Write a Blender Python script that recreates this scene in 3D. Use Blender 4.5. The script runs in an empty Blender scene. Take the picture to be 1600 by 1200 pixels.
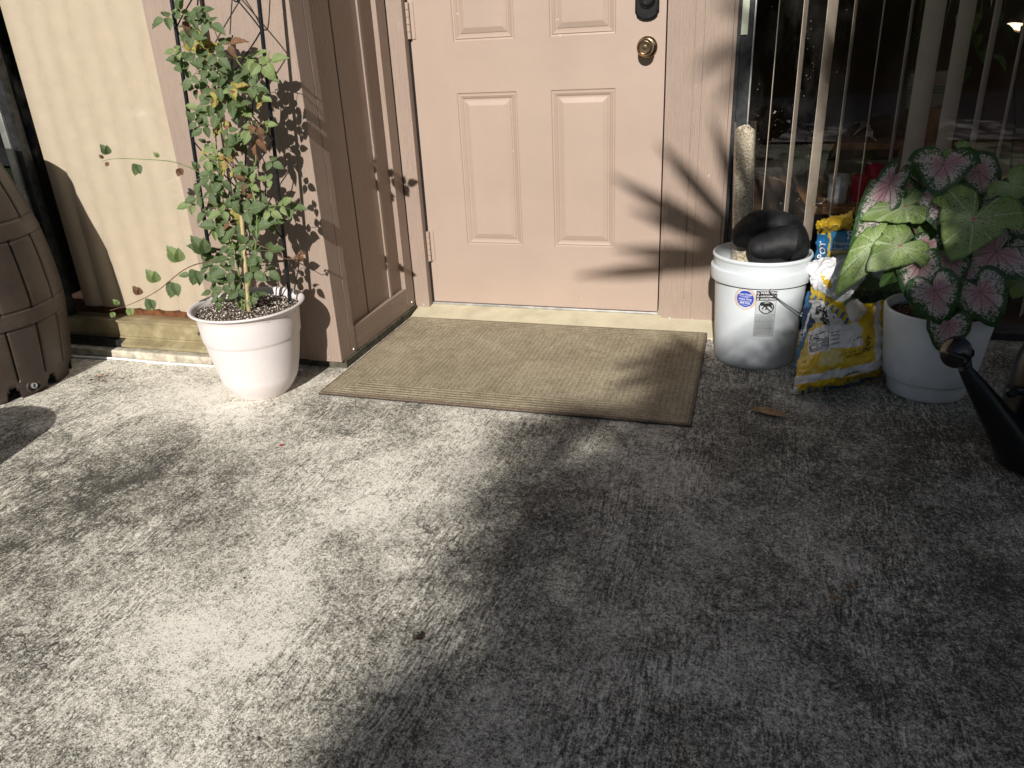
import bpy, bmesh, math, random
import numpy as np
from mathutils import Vector, Matrix, noise as mnoise
rad = math.radians
random.seed(7)
SC = bpy.context.scene
COL = SC.collection

# ------------------------------------------------------------------ camera
CAM = np.array([1.2201, -2.8084, 0.9899]); FPX = 1201.16
RC = np.array([[0.95729, 0.28531, -0.04684], [0.0747, -0.40057, -0.91322], [-0.27932, 0.87071, -0.40477]])
cd = bpy.data.cameras.new('camera'); cam = bpy.data.objects.new('camera', cd); COL.objects.link(cam)
cd.sensor_width = 36; cd.lens = FPX / 1600 * 36; cd.clip_start = 0.02; cd.clip_end = 500
M = Matrix.Identity(4)
for i in range(3):
    M[i][0] = RC[0][i]; M[i][1] = -RC[1][i]; M[i][2] = -RC[2][i]; M[i][3] = CAM[i]
cam.matrix_world = M
SC.camera = cam
# ------------------------------------------------------------------ world, sun, exposure
W = bpy.data.worlds.new('World'); SC.world = W; W.use_nodes = True
wn = W.node_tree.nodes; bg = wn['Background']; sky = wn.new('ShaderNodeTexSky')
sky.sky_type = 'NISHITA'; sky.sun_disc = False
SUN = Vector((-0.06, 1.0, -0.53)).normalized()          # direction the light travels
sky.sun_elevation = math.asin(-SUN.z); sky.sun_rotation = math.pi - 0.06
W.node_tree.links.new(sky.outputs[0], bg.inputs[0]); bg.inputs[1].default_value = 0.052
sl = bpy.data.lights.new('sun', 'SUN'); so = bpy.data.objects.new('sun', sl); COL.objects.link(so)
sl.energy = 5.0; sl.angle = rad(0.53); sl.color = (1.0, 0.955, 0.90)
so.rotation_euler = SUN.to_track_quat('-Z', 'Y').to_euler(); so.location = (1.6, -8, 6)
SC.view_settings.view_transform = 'Standard'; SC.view_settings.look = 'None'
SC.view_settings.exposure = 0.2; SC.view_settings.gamma = 1
SC.render.engine = 'CYCLES'
SC.cycles.max_bounces = 8; SC.cycles.transparent_max_bounces = 16

def at(px, py, y=None, z=None, x=None):                # a photo pixel carried out to a given plane of the place
    v = RC.T @ np.array([(px - 800) / FPX, (py - 600) / FPX, 1.0])
    k = (y - CAM[1]) / v[1] if y is not None else (z - CAM[2]) / v[2] if z is not None else (x - CAM[0]) / v[0]
    return Vector(CAM + k * v)

# ------------------------------------------------------------------ mesh helpers
class MB:
    def __init__(s): s.v = []; s.f = []; s.uv = []; s.col = None
    def add(s, vs, fs, uvs=None):
        n = len(s.v); s.v += [Vector(v) for v in vs]; s.f += [tuple(i + n for i in f) for f in fs]
        if uvs is None: s.uv += [None] * len(fs)
        else: s.uv += uvs
        return s
    def box(s, x0, x1, y0, y1, z0, z1):
        v = [(x0, y0, z0), (x1, y0, z0), (x1, y1, z0), (x0, y1, z0), (x0, y0, z1), (x1, y0, z1), (x1, y1, z1), (x0, y1, z1)]
        return s.add(v, [(0, 3, 2, 1), (4, 5, 6, 7), (0, 1, 5, 4), (1, 2, 6, 5), (2, 3, 7, 6), (3, 0, 4, 7)])
    def tube(s, pts, r, n=8, cap=True, taper=None):
        pts = [Vector(p) for p in pts]; rings = []; up = Vector((0.13, 0.21, 0.97)); N = len(pts)
        for i, p in enumerate(pts):
            d = (pts[min(i + 1, N - 1)] - pts[max(i - 1, 0)]); d = d.normalized() if d.length > 1e-9 else Vector((0, 0, 1))
            a = d.cross(up)
            if a.length < 1e-3: a = d.cross(Vector((1, 0, 0)))
            a.normalize(); b = d.cross(a).normalized()
            rr = r[i] if isinstance(r, (list, tuple)) else r * (1 if taper is None else 1 + (taper - 1) * i / max(1, N - 1))
            rings.append([p + (a * math.cos(2 * math.pi * k / n) + b * math.sin(2 * math.pi * k / n)) * rr for k in range(n)])
        vs = [v for rg in rings for v in rg]
        fs = [(i * n + k, i * n + (k + 1) % n, (i + 1) * n + (k + 1) % n, (i + 1) * n + k) for i in range(N - 1) for k in range(n)]
        if cap: fs += [tuple(range(n))[::-1], tuple((N - 1) * n + k for k in range(n))]
        return s.add(vs, fs)
    def lathe(s, prof, c, n=64, axis='z', cap=(True, True), f=None):
        c = Vector(c); vs = []
        for j, (r, h) in enumerate(prof):
            for k in range(n):
                a = 2 * math.pi * k / n; rr = r + (f(a, h) if f else 0)
                if axis == 'z': vs.append(c + Vector((rr * math.cos(a), rr * math.sin(a), h)))
                else: vs.append(c + Vector((rr * math.cos(a), -h, rr * math.sin(a))))
        m = len(prof)
        fs = [(j * n + k, j * n + (k + 1) % n, (j + 1) * n + (k + 1) % n, (j + 1) * n + k) for j in range(m - 1) for k in range(n)]
        if cap[0]: fs.append(tuple(range(n))[::-1])
        if cap[1]: fs.append(tuple((m - 1) * n + k for k in range(n)))
        return s.add(vs, fs)
    def build(s, name, mat, parent=None, smooth=False, bevel=0, auto=None):
        off = WLOC.get(parent.name, Vector()) if parent else Vector()
        me = bpy.data.meshes.new(name); me.from_pydata([tuple(v - off) for v in s.v], [], s.f)
        if any(u is not None for u in s.uv):
            ul = me.uv_layers.new(name='UVMap'); i = 0
            for f, u in zip(s.f, s.uv):
                for k in range(len(f)):
                    ul.data[i].uv = u[k] if u is not None else (0, 0); i += 1
        if s.col is not None:
            ca = me.color_attributes.new('Col', 'FLOAT_COLOR', 'POINT')
            for i, c in enumerate(s.col): ca.data[i].color = (c[0], c[1], c[2], 1)
        me.materials.append(mat)
        if smooth:
            me.polygons.foreach_set('use_smooth', [True] * len(me.polygons))
        me.validate(); me.update()
        o = bpy.data.objects.new(name, me); COL.objects.link(o)
        if smooth and auto is None: auto = 40
        if smooth and auto < 180:
            bm = bmesh.new(); bm.from_mesh(me)
            for e in bm.edges:
                if len(e.link_faces) == 2 and e.calc_face_angle(0) > rad(auto): e.smooth = False
            bm.to_mesh(me); bm.free()
        if parent: o.parent = parent
        WLOC[o.name] = off
        if bevel:
            b = o.modifiers.new('bevel', 'BEVEL'); b.width = bevel; b.segments = 2; b.limit_method = 'ANGLE'; b.angle_limit = rad(40)
        return o
WLOC = {}
def thing(name, label, cat, loc, group=None):
    o = bpy.data.objects.new(name, None); COL.objects.link(o); o.location = loc; o.empty_display_size = 0.1
    WLOC[o.name] = Vector(loc); return tag(o, label, cat, group)
def tag(o, label=None, cat=None, group=None, kind=None):
    if label: o['label'] = label
    if cat: o['category'] = cat
    if group: o['group'] = group
    if kind: o['kind'] = kind
    return o
def spline(P, n):
    P = [np.array(p, float) for p in P]; out = []
    Q = [2 * P[0] - P[1]] + P + [2 * P[-1] - P[-2]]
    for i in range(1, len(Q) - 2):
        for k in range(n):
            u = k / n; a, b, c, d = Q[i - 1:i + 3]
            out.append(0.5 * (2 * b + (c - a) * u + (2 * a - 5 * b + 4 * c - d) * u * u + (3 * b - a - 3 * c + d) * u ** 3))
    out.append(P[-1]); return out
def nz(x, y=0, z=0): return mnoise.noise(Vector((x, y, z)))

# ------------------------------------------------------------------ material helpers
def nmat(name):
    m = bpy.data.materials.new(name); m.use_nodes = True; return m, m.node_tree, m.node_tree.nodes['Principled BSDF']
class NT:
    def __init__(s, nt): s.t = nt; s.n = nt.nodes
    def lk(s, a, b): s.t.links.new(a, b)
    def co(s, kind='Object', scale=(1, 1, 1), rot=(0, 0, 0)):
        c = s.n.new('ShaderNodeTexCoord'); m = s.n.new('ShaderNodeMapping'); m.inputs['Scale'].default_value = scale; m.inputs['Rotation'].default_value = rot
        s.lk(c.outputs[kind], m.inputs[0]); return m.outputs[0]
    def noise(s, vec, scale, detail=4, rough=0.55, dist=0):
        q = s.n.new('ShaderNodeTexNoise'); q.inputs['Scale'].default_value = scale; q.inputs['Detail'].default_value = detail
        q.inputs['Roughness'].default_value = rough; q.inputs['Distortion'].default_value = dist
        s.lk(vec, q.inputs['Vector']); return q.outputs[0]
    def vor(s, vec, scale, feat='F1', out='Distance', rnd=1):
        q = s.n.new('ShaderNodeTexVoronoi'); q.feature = feat; q.inputs['Scale'].default_value = scale; q.inputs['Randomness'].default_value = rnd
        s.lk(vec, q.inputs['Vector']); return q.outputs[out]
    def ramp(s, fac, stops):
        q = s.n.new('ShaderNodeValToRGB'); e = q.color_ramp.elements
        while len(e) < len(stops): e.new(0.5)
        for i, (p, c) in enumerate(stops):
            e[i].position = p; e[i].color = (c, c, c, 1) if not isinstance(c, tuple) else (*c, 1)
        s.lk(fac, q.inputs[0]); return q.outputs[0]
    def mix(s, f, a, b, mode='MIX'):
        q = s.n.new('ShaderNodeMix'); q.data_type = 'RGBA'; q.blend_type = mode; q.clamp_factor = True
        for v, sk in ((f, 'Factor'), (a, 'A'), (b, 'B')):
            skt = q.inputs[0] if sk == 'Factor' else q.inputs[6] if sk == 'A' else q.inputs[7]
            if isinstance(v, (int, float)):
                skt.default_value = v if sk == 'Factor' else (v, v, v, 1)
            elif isinstance(v, tuple): skt.default_value = (*v, 1)
            else: s.lk(v, skt)
        return q.outputs[2]
    def m(s, op, a, b=None, c=None, clamp=False):
        q = s.n.new('ShaderNodeMath'); q.operation = op; q.use_clamp = clamp
        for i, v in enumerate((a, b, c)):
            if v is None: continue
            if isinstance(v, (int, float)): q.inputs[i].default_value = v
            else: s.lk(v, q.inputs[i])
        return q.outputs[0]
    def sep(s, vec):
        q = s.n.new('ShaderNodeSeparateXYZ'); s.lk(vec, q.inputs[0]); return q.outputs
    def bump(s, h, strength, dist, bs, prev=None):
        q = s.n.new('ShaderNodeBump'); q.inputs['Strength'].default_value = strength; q.inputs['Distance'].default_value = dist
        s.lk(h, q.inputs['Height'])
        if prev is not None: s.lk(prev, q.inputs['Normal'])
        s.lk(q.outputs[0], bs.inputs['Normal']); return q.outputs[0]
def plain(name, col, rough=0.5, metal=0, var=0.06, vs=30, bump=0, bs_=60, spec=None, dirt=None):
    m, t, b = nmat(name); n = NT(t); v = n.co()
    f = n.noise(v, vs, 5, 0.6)
    lo = tuple(c * (1 - var * 2) for c in col); hi = tuple(min(1, c * (1 + var * 1.5)) for c in col)
    c = n.mix(n.ramp(f, [(0.3, 0.0), (0.7, 1.0)]), lo, hi)
    if dirt:
        c = n.mix(n.m('MULTIPLY', n.ramp(n.noise(v, 7, 6, 0.7), [(0.5, 0.0), (0.75, 1.0)]), dirt[1]), c, dirt[0])
    n.lk(c, b.inputs['Base Color']); b.inputs['Roughness'].default_value = rough; b.inputs['Metallic'].default_value = metal
    if spec is not None: b.inputs['Specular IOR Level'].default_value = spec
    if bump: n.bump(n.noise(v, bs_, 4, 0.6), bump, 0.002, b)
    return m
def paint(name, col, grain=0.0, rough=0.5):
    m, t, b = nmat(name); n = NT(t); v = n.co(); g = n.co(scale=(230, 230, 7)); 
    f = n.noise(v, 3.2, 5, 0.6)
    c = n.mix(n.ramp(f, [(0.3, 0.0), (0.7, 1.0)]), tuple(q * 0.93 for q in col), tuple(q * 1.04 for q in col))
    # rubbed and grubby marks, with a shape of their own
    dm = n.ramp(n.noise(n.co(scale=(1, 1, 0.6)), 9, 8, 0.75), [(0.62, 0.0), (0.8, 0.6)])
    c = n.mix(n.m('MULTIPLY', dm, 0.5), c, (0.30, 0.24, 0.2))
    fl = n.ramp(n.noise(v, 62, 2, 0.5), [(0.765, 0.0), (0.78, 1.0)])
    c = n.mix(n.m('MULTIPLY', fl, 0.45), c, (0.75, 0.7, 0.62))
    n.lk(c, b.inputs['Base Color']); b.inputs['Roughness'].default_value = rough; b.inputs['Specular IOR Level'].default_value = 0.35
    nb = n.bump(n.noise(v, 130, 4, 0.6), 0.22, 0.001, b)
    nb = n.bump(n.noise(v, 14, 3, 0.5), 0.25, 0.004, b, nb)
    if grain:
        gn = n.noise(g, 1.0, 5, 0.62, 0.4)
        nb = n.bump(gn, grain, 0.0042, b, nb)
        c2 = n.mix(n.m('MULTIPLY', n.ramp(gn, [(0.30, 1.0), (0.42, 0.0)]), 0.35), c, tuple(q * 0.72 for q in col)); n.lk(c2, b.inputs['Base Color'])
    return m
PINK = (0.375, 0.287, 0.232)
M_DOOR = paint('door paint', PINK, 0, 0.42)
M_WOOD = paint('board paint', (0.325, 0.247, 0.198), 1.0, 0.55)
M_WOOD_H = paint('rail paint', (0.325, 0.247, 0.198), 0.0, 0.55)
def _railgrain():
    t = M_WOOD_H.node_tree; n = NT(t); b = t.nodes['Principled BSDF']
    n.bump(n.noise(n.co(scale=(230, 7, 230)), 1.0, 5, 0.62, 0.4), 1.0, 0.0042, b)
_railgrain()
M_SILL = plain('cream sill paint', (0.62, 0.56, 0.40), 0.55, 0, 0.05, 12, 0.3, 90, dirt=((0.3, 0.25, 0.17), 0.5))
M_ALU = plain('bronze aluminium', (0.36, 0.30, 0.17), 0.42, 0.35, 0.18, 14, 0.25, 120, dirt=((0.55, 0.5, 0.4), 0.6))
M_STEEL = plain('mill aluminium', (0.5, 0.5, 0.48), 0.35, 0.8, 0.15, 20, 0.15, 200)
M_DARKFRAME = plain('dark frame metal', (0.045, 0.047, 0.05), 0.35, 0.5, 0.3, 40, 0.1, 200)
M_GASKET = plain('pale seal strip', (0.55, 0.58, 0.45), 0.5, 0, 0.1, 25)
M_BRASS = plain('worn brass', (0.42, 0.31, 0.19), 0.22, 1.0, 0.2, 60, 0.05, 200)
M_BLACKMETAL = plain('black lock metal', (0.015, 0.015, 0.016), 0.28, 0.3, 0.2, 60, 0.15, 60)
M_NAIL = plain('galvanised nail', (0.55, 0.56, 0.56), 0.35, 0.7, 0.1, 90)
M_RUST = plain('rusty inner channel', (0.19, 0.07, 0.025), 0.9, 0, 0.35, 30, 0.6, 120)
M_POTW = plain('cream plastic', (0.70, 0.64, 0.625), 0.42, 0, 0.03, 8, 0.05, 200, dirt=((0.5, 0.42, 0.36), 0.25))
M_POTG = plain('white plastic pot', (0.74, 0.77, 0.78), 0.45, 0, 0.05, 10, 0.06, 200, dirt=((0.35, 0.35, 0.33), 0.35))
M_BUCKET = plain('bucket plastic', (0.60, 0.64, 0.66), 0.35, 0, 0.03, 9, 0.04, 200, dirt=((0.5, 0.5, 0.5), 0.2))
M_BARREL = plain('brown barrel plastic', (0.046, 0.032, 0.025), 0.5, 0, 0.15, 12, 0.3, 260, dirt=((0.10, 0.08, 0.06), 0.5))
M_TRELLIS = plain('black coated steel', (0.008, 0.009, 0.012), 0.3, 0, 0.2, 60)
M_RUBBER = plain('black rubber', (0.012, 0.012, 0.013), 0.6, 0, 0.3, 30, 0.5, 90, spec=0.3)
M_CAN = plain('black can plastic', (0.008, 0.008, 0.009), 0.3, 0, 0.25, 30, 0.1, 120)
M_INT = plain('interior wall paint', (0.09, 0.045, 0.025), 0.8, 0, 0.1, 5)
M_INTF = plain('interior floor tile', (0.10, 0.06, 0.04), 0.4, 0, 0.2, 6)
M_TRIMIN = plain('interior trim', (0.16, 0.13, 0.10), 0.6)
M_TABLE = plain('warm table wood', (0.33, 0.16, 0.06), 0.5, 0, 0.25, 14)
M_CABLE = plain('white cable sheath', (0.8, 0.8, 0.78), 0.4)
M_DEADLEAF = plain('dry leaf', (0.36, 0.22, 0.10), 0.7, 0, 0.25, 60, 0.4, 120)
M_TWIG = plain('dry twig', (0.42, 0.37, 0.30), 0.9, 0, 0.3, 80)
M_STONE = plain('pale chip', (0.55, 0.52, 0.42), 0.8, 0, 0.2, 50, 0.5, 200)
M_CANE = plain('bamboo cane', (0.42, 0.33, 0.17), 0.5, 0, 0.15, 40)
M_STEM = plain('green stem', (0.16, 0.22, 0.06), 0.55, 0, 0.25, 50)
M_STEMR = plain('red green petiole', (0.14, 0.07, 0.045), 0.5, 0, 0.3, 30)
M_BARK = plain('palm bark', (0.16, 0.13, 0.10), 0.9, 0, 0.3, 6, 1.0, 25)
M_PALM = plain('palm leaf', (0.06, 0.11, 0.03), 0.5, 0, 0.3, 3)
M_TREE = plain('tree leaf', (0.045, 0.085, 0.02), 0.5, 0, 0.4, 1.5)
M_WIRE = plain('galvanised wire', (0.35, 0.35, 0.35), 0.35, 0.8, 0.1, 60)
M_CLAY = plain('brown glazed clay', (0.12, 0.07, 0.045), 0.3, 0, 0.15, 12, 0.1, 60)
M_CUPW = plain('white cup glaze', (0.62, 0.66, 0.70), 0.35)
M_CUPR = plain('red cup plastic', (0.55, 0.02, 0.06), 0.25)
M_BLIND = plain('cream blind vane', (0.57, 0.472, 0.35), 0.6, 0, 0.03, 20, 0.1, 200)
M_BLINDO = plain('pale blind vane', (0.62, 0.52, 0.42), 0.5, 0, 0.04, 20)
M_ROOF = plain('soffit paint', (0.30, 0.24, 0.19), 0.7)
M_SHADE = plain('clip lamp shade', (0.30, 0.22, 0.14), 0.4, 0.4)
M_PLATE = plain('beige appliance shell', (0.35, 0.30, 0.22), 0.5)
M_STRIPE = plain('green printed stripe', (0.12, 0.2, 0.1), 0.5)
def flat(name, col, rough=0.5):
    m, t, b = nmat(name); n = NT(t); 
    c = n.mix(n.noise(n.co(), 200, 2), tuple(q * 0.85 for q in col), col); n.lk(c, b.inputs['Base Color'])
    b.inputs['Roughness'].default_value = rough; return m
M_INK = flat('black ink', (0.012, 0.012, 0.014)); M_INKW = flat('white ink', (0.8, 0.8, 0.8)); M_INKB = flat('blue ink', (0.02, 0.06, 0.42))
M_INKT = flat('tan ink', (0.60, 0.50, 0.42)); M_LABG = flat('grey label', (0.50, 0.53, 0.54))
def glass(name, k=1.7, tint=(1, 1, 1), dirt=0.0):
    m = bpy.data.materials.new(name); m.use_nodes = True; t = m.node_tree; n = NT(t)
    for q in list(t.nodes):
        if q.type != 'OUTPUT_MATERIAL': t.nodes.remove(q)
    out = [q for q in t.nodes if q.type == 'OUTPUT_MATERIAL'][0]
    tr = t.nodes.new('ShaderNodeBsdfTransparent'); tr.inputs[0].default_value = (*tint, 1)
    gl = t.nodes.new('ShaderNodeBsdfGlossy'); gl.inputs['Roughness'].default_value = 0.0
    lw_ = t.nodes.new('ShaderNodeLayerWeight'); lw_.inputs[0].default_value = 0.5
    schlick = n.m('MULTIPLY_ADD', n.m('POWER', lw_.outputs['Facing'], 5.0), 0.96, 0.04)
    mx = t.nodes.new('ShaderNodeMixShader'); n.lk(n.m('MULTIPLY', schlick, k, clamp=True), mx.inputs[0]); n.lk(tr.outputs[0], mx.inputs[1]); n.lk(gl.outputs[0], mx.inputs[2])
    last = mx.outputs[0]
    if dirt:
        df = t.nodes.new('ShaderNodeBsdfDiffuse'); df.inputs[0].default_value = (0.75, 0.72, 0.65, 1)
        v = n.co()
        sp = n.ramp(n.vor(v, 55), [(0.05, 1.0), (0.09, 0.0)])
        sp = n.m('MULTIPLY', sp, n.ramp(n.noise(v, 12, 3), [(0.52, 0.0), (0.6, 1.0)]))
        film = n.ramp(n.noise(n.co(scale=(1, 1, 0.5)), 5, 6, 0.7), [(0.45, 0.0), (0.8, 0.07)])
        mm = n.m('ADD', n.m('MULTIPLY', sp, 0.35), n.m('MULTIPLY', film, 0.35), clamp=True)
        m2 = t.nodes.new('ShaderNodeMixShader'); n.lk(n.m('MULTIPLY', mm, dirt), m2.inputs[0]); n.lk(last, m2.inputs[1]); n.lk(df.outputs[0], m2.inputs[2]); last = m2.outputs[0]
    n.lk(last, out.inputs[0]); return m
M_GLASS = glass('window glass', 1.35, (0.965, 0.968, 0.966), 1.0)
M_TUBE = glass('clear acrylic', 2.5, (0.95, 0.97, 1.0), 0.6)

def concrete():
    m, t, b = nmat('weathered concrete'); n = NT(t)
    v = n.co()
    nw = n.t.nodes.new('ShaderNodeTexNoise'); nw.inputs['Scale'].default_value = 16; nw.inputs['Detail'].default_value = 4; n.lk(v, nw.inputs['Vector'])
    ws = n.t.nodes.new('ShaderNodeVectorMath'); ws.operation = 'SCALE'; ws.inputs['Scale'].default_value = 0.022; n.lk(nw.outputs[1], ws.inputs[0])
    wa_ = n.t.nodes.new('ShaderNodeVectorMath'); wa_.operation = 'ADD'; n.lk(v, wa_.inputs[0]); n.lk(ws.outputs[0], wa_.inputs[1])
    mp = n.t.nodes.new('ShaderNodeMapping'); mp.inputs['Scale'].default_value = (1, 0.07, 1); mp.inputs['Rotation'].default_value = (0, 0, rad(-2)); n.lk(wa_.outputs[0], mp.inputs[0]); br = mp.outputs[0]
    x, y, z = n.sep(v)
    broom = n.noise(br, 230, 3, 0.55)                   # brushed strokes
    broom2 = n.noise(br, 60, 3, 0.6)
    rv = n.co(rot=(0.4, 0.3, rad(37)))
    fine = n.noise(rv, 360, 3, 0.6); mid = n.noise(rv, 70, 5, 0.7); blot = n.noise(rv, 11, 7, 0.7, 0.3); big = n.noise(rv, 2.6, 6, 0.6, 0.4); big2 = n.noise(rv, 0.9, 4, 0.5, 0.5)
    bm_ = n.ramp(n.noise(n.co(scale=(1, 0.4, 1), rot=(0, 0, 0.03)), 5, 5, 0.65), [(0.44, 0.12), (0.62, 1.0)])
    # colour darkens outward, and to the right, with shade painted in over stains
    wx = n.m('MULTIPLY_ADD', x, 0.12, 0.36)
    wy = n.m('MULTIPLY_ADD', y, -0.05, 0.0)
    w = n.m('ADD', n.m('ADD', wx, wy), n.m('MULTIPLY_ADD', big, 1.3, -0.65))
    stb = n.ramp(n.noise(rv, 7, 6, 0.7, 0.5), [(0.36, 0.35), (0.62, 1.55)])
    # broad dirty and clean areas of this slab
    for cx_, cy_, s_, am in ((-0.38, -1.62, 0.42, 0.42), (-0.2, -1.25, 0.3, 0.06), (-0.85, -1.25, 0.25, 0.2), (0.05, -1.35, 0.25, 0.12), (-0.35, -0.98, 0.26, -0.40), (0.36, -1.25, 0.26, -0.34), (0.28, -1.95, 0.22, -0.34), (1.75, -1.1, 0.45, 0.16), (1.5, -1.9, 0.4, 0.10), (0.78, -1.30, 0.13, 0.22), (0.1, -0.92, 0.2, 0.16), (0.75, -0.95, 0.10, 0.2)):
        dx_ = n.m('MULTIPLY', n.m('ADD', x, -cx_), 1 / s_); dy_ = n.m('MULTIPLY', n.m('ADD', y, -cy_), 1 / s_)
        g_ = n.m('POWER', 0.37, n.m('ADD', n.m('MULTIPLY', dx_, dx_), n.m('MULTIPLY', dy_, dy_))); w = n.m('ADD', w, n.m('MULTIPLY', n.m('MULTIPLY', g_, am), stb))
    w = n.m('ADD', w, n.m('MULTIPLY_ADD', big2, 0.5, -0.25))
    w = n.m('ADD', w, n.m('MULTIPLY_ADD', blot, 1.05, -0.525))
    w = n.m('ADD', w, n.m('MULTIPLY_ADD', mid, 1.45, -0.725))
    w = n.m('ADD', w, n.m('MULTIPLY', bm_, n.m('MULTIPLY_ADD', broom, 2.1, -1.05)))
    w = n.m('ADD', w, n.m('MULTIPLY', bm_, n.m('MULTIPLY_ADD', broom2, 0.35, -0.175)))
    w = n.m('ADD', w, n.m('MULTIPLY_ADD', n.noise(rv, 170, 3, 0.6), 1.5, -0.75))
    w = n.m('ADD', w, n.m('MULTIPLY_ADD', fine, 1.9, -0.95))
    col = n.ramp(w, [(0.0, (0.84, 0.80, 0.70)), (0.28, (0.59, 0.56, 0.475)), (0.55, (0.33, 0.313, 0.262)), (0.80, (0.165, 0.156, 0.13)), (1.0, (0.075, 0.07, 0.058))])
    # pale worn flakes drawn out along the brush strokes
    fk = n.noise(n.co(scale=(1, 0.38, 1), rot=(0, 0, 0.06)), 95, 3, 0.55); fk = n.ramp(fk, [(0.60, 0.0), (0.68, 1.0)])
    fk = n.m('MULTIPLY', fk, n.ramp(n.noise(rv, 4.2, 5, 0.65), [(0.40, 0.0), (0.60, 0.8)]))
    col = n.mix(fk, col, (0.66, 0.62, 0.52))
    # pale aggregate and shell chips
    vd = n.vor(v, 85); vk = n.vor(v, 85, out='Color')
    sepc = n.t.nodes.new('ShaderNodeSeparateColor'); n.lk(vk, sepc.inputs[0])
    chip = n.m('MULTIPLY', n.ramp(n.m('ADD', vd, n.m('MULTIPLY_ADD', n.noise(rv, 300, 3), 0.4, -0.2)), [(0.16, 1.0), (0.26, 0.0)]), n.ramp(sepc.outputs[0], [(0.84, 0.0), (0.88, 1.0)]))
    chip = n.m('MULTIPLY', chip, n.ramp(n.noise(v, 3.5, 4), [(0.40, 0.35), (0.60, 1.0)]))
    col = n.mix(n.m('MULTIPLY', chip, 0.85), col, (0.62, 0.58, 0.48))
    vd2 = n.vor(rv, 150); vk2 = n.vor(rv, 150, out='Color'); s2 = n.t.nodes.new('ShaderNodeSeparateColor'); n.lk(vk2, s2.inputs[0])
    pit = n.m('MULTIPLY', n.ramp(vd2, [(0.2, 1.0), (0.35, 0.0)]), n.ramp(s2.outputs[1], [(0.72, 0.0), (0.8, 1.0)]))
    col = n.mix(n.m('MULTIPLY', pit, 0.7), col, (0.05, 0.047, 0.04))
    # brown leaf stains
    st = n.ramp(n.noise(v, 5.3, 6, 0.6, 1.0), [(0.66, 0.0), (0.76, 1.0)])
    col = n.mix(n.m('MULTIPLY', st, 0.35), col, (0.14, 0.09, 0.055))
    # hairline cracks, broken up
    wv = n.t.nodes.new('ShaderNodeVectorMath'); wv.operation = 'ADD'
    nzc = n.t.nodes.new('ShaderNodeTexNoise'); nzc.inputs['Scale'].default_value = 9; nzc.inputs['Detail'].default_value = 6; n.lk(v, nzc.inputs['Vector'])
    sc = n.t.nodes.new('ShaderNodeVectorMath'); sc.operation = 'SCALE'; sc.inputs['Scale'].default_value = 0.22; n.lk(nzc.outputs[1], sc.inputs[0])
    n.lk(v, wv.inputs[0]); n.lk(sc.outputs[0], wv.inputs[1])
    cr = n.ramp(n.vor(wv.outputs[0], 2.1, 'DISTANCE_TO_EDGE'), [(0.002, 1.0), (0.006, 0.0)])
    cr = n.m('MULTIPLY', cr, n.ramp(n.noise(v, 1.7, 3), [(0.53, 0.0), (0.58, 1.0)]))
    col = n.mix(n.m('MULTIPLY', cr, 0.7), col, (0.04, 0.037, 0.03))
    n.lk(col, b.inputs['Base Color']); b.inputs['Roughness'].default_value = 0.92; b.inputs['Specular IOR Level'].default_value = 0.2
    h = n.m('ADD', n.m('MULTIPLY', broom, 0.9), n.m('MULTIPLY', fine, 0.7)); h = n.m('ADD', h, n.m('MULTIPLY', mid, 0.8)); h = n.m('ADD', h, n.m('MULTIPLY', cr, -0.8)); h = n.m('ADD', h, n.m('MULTIPLY', chip, 0.8)); h = n.m('ADD', h, n.m('MULTIPLY', broom2, 0.5))
    nb = n.bump(h, 0.75, 0.0022, b)
    n.bump(big, 0.4, 0.03, b, nb)
    return m
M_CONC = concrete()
M_CURB = plain('patched concrete curb', (0.50, 0.46, 0.36), 0.9, 0, 0.25, 30, 0.8, 120, dirt=((0.42, 0.10, 0.07), 0.35))

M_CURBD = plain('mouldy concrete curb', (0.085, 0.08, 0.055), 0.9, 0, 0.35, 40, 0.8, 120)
# ------------------------------------------------------------------ setting
def sheet(name, x0, x1, y0, y1, z, mat, kind='structure', th=0.0):
    b = MB()
    if th: b.box(x0, x1, y0, y1, z - th, z)
    else: b.add([(x0, y0, z), (x1, y0, z), (x1, y1, z), (x0, y1, z)], [(0, 1, 2, 3)])
    return tag(b.build(name, mat), kind=kind)
M_SOIL = plain('garden soil', (0.10, 0.09, 0.05), 0.95, 0, 0.3, 4, 0.8, 30)
M_ROAD = plain('pale asphalt', (0.30, 0.30, 0.29), 0.9, 0, 0.12, 2, 0.5, 90)
M_TURF = plain('turf', (0.11, 0.17, 0.045), 0.9, 0, 0.4, 6, 1.0, 60)
sheet('ground', -120, 120, -120, 60, -0.09, M_SOIL)
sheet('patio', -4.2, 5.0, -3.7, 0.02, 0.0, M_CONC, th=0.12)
sheet('lawn', -30, 30, -5.5, -3.71, -0.05, M_TURF)
sheet('road', -60, 60, -11.5, -5.6, -0.04, M_ROAD)
sheet('lawn', -60, 60, -40, -11.6, -0.05, M_TURF)

# ------------------------------------------------------------------ house
house = thing('house', 'tan painted wooden house front with recessed entry door and two glass sliders', 'house', (0, 0, 0))
XR = -0.065                                             # face of the return wall beside the door
# siding left of the entry, with a groove; boards run a little short of the slab
def board(x0, x1, y0, y1, z0, z1, mat=M_WOOD, name='trim_board', bevel=0.002):
    return MB().box(x0, x1, y0, y1, z0, z1).build(name, mat, house, bevel=bevel)
sd = MB(); sd.box(-0.562, -0.354, -0.672, -0.60, 0.03, 2.45); sd.box(-0.354, -0.342, -0.664, -0.60, 0.03, 2.45); sd.box(-0.342, -0.19, -0.672, -0.60, 0.03, 2.45)
sd.build('siding', M_WOOD, house, bevel=0.002)
board(-0.1899, XR, -0.674, -0.60, 0.028, 2.45)
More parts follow.
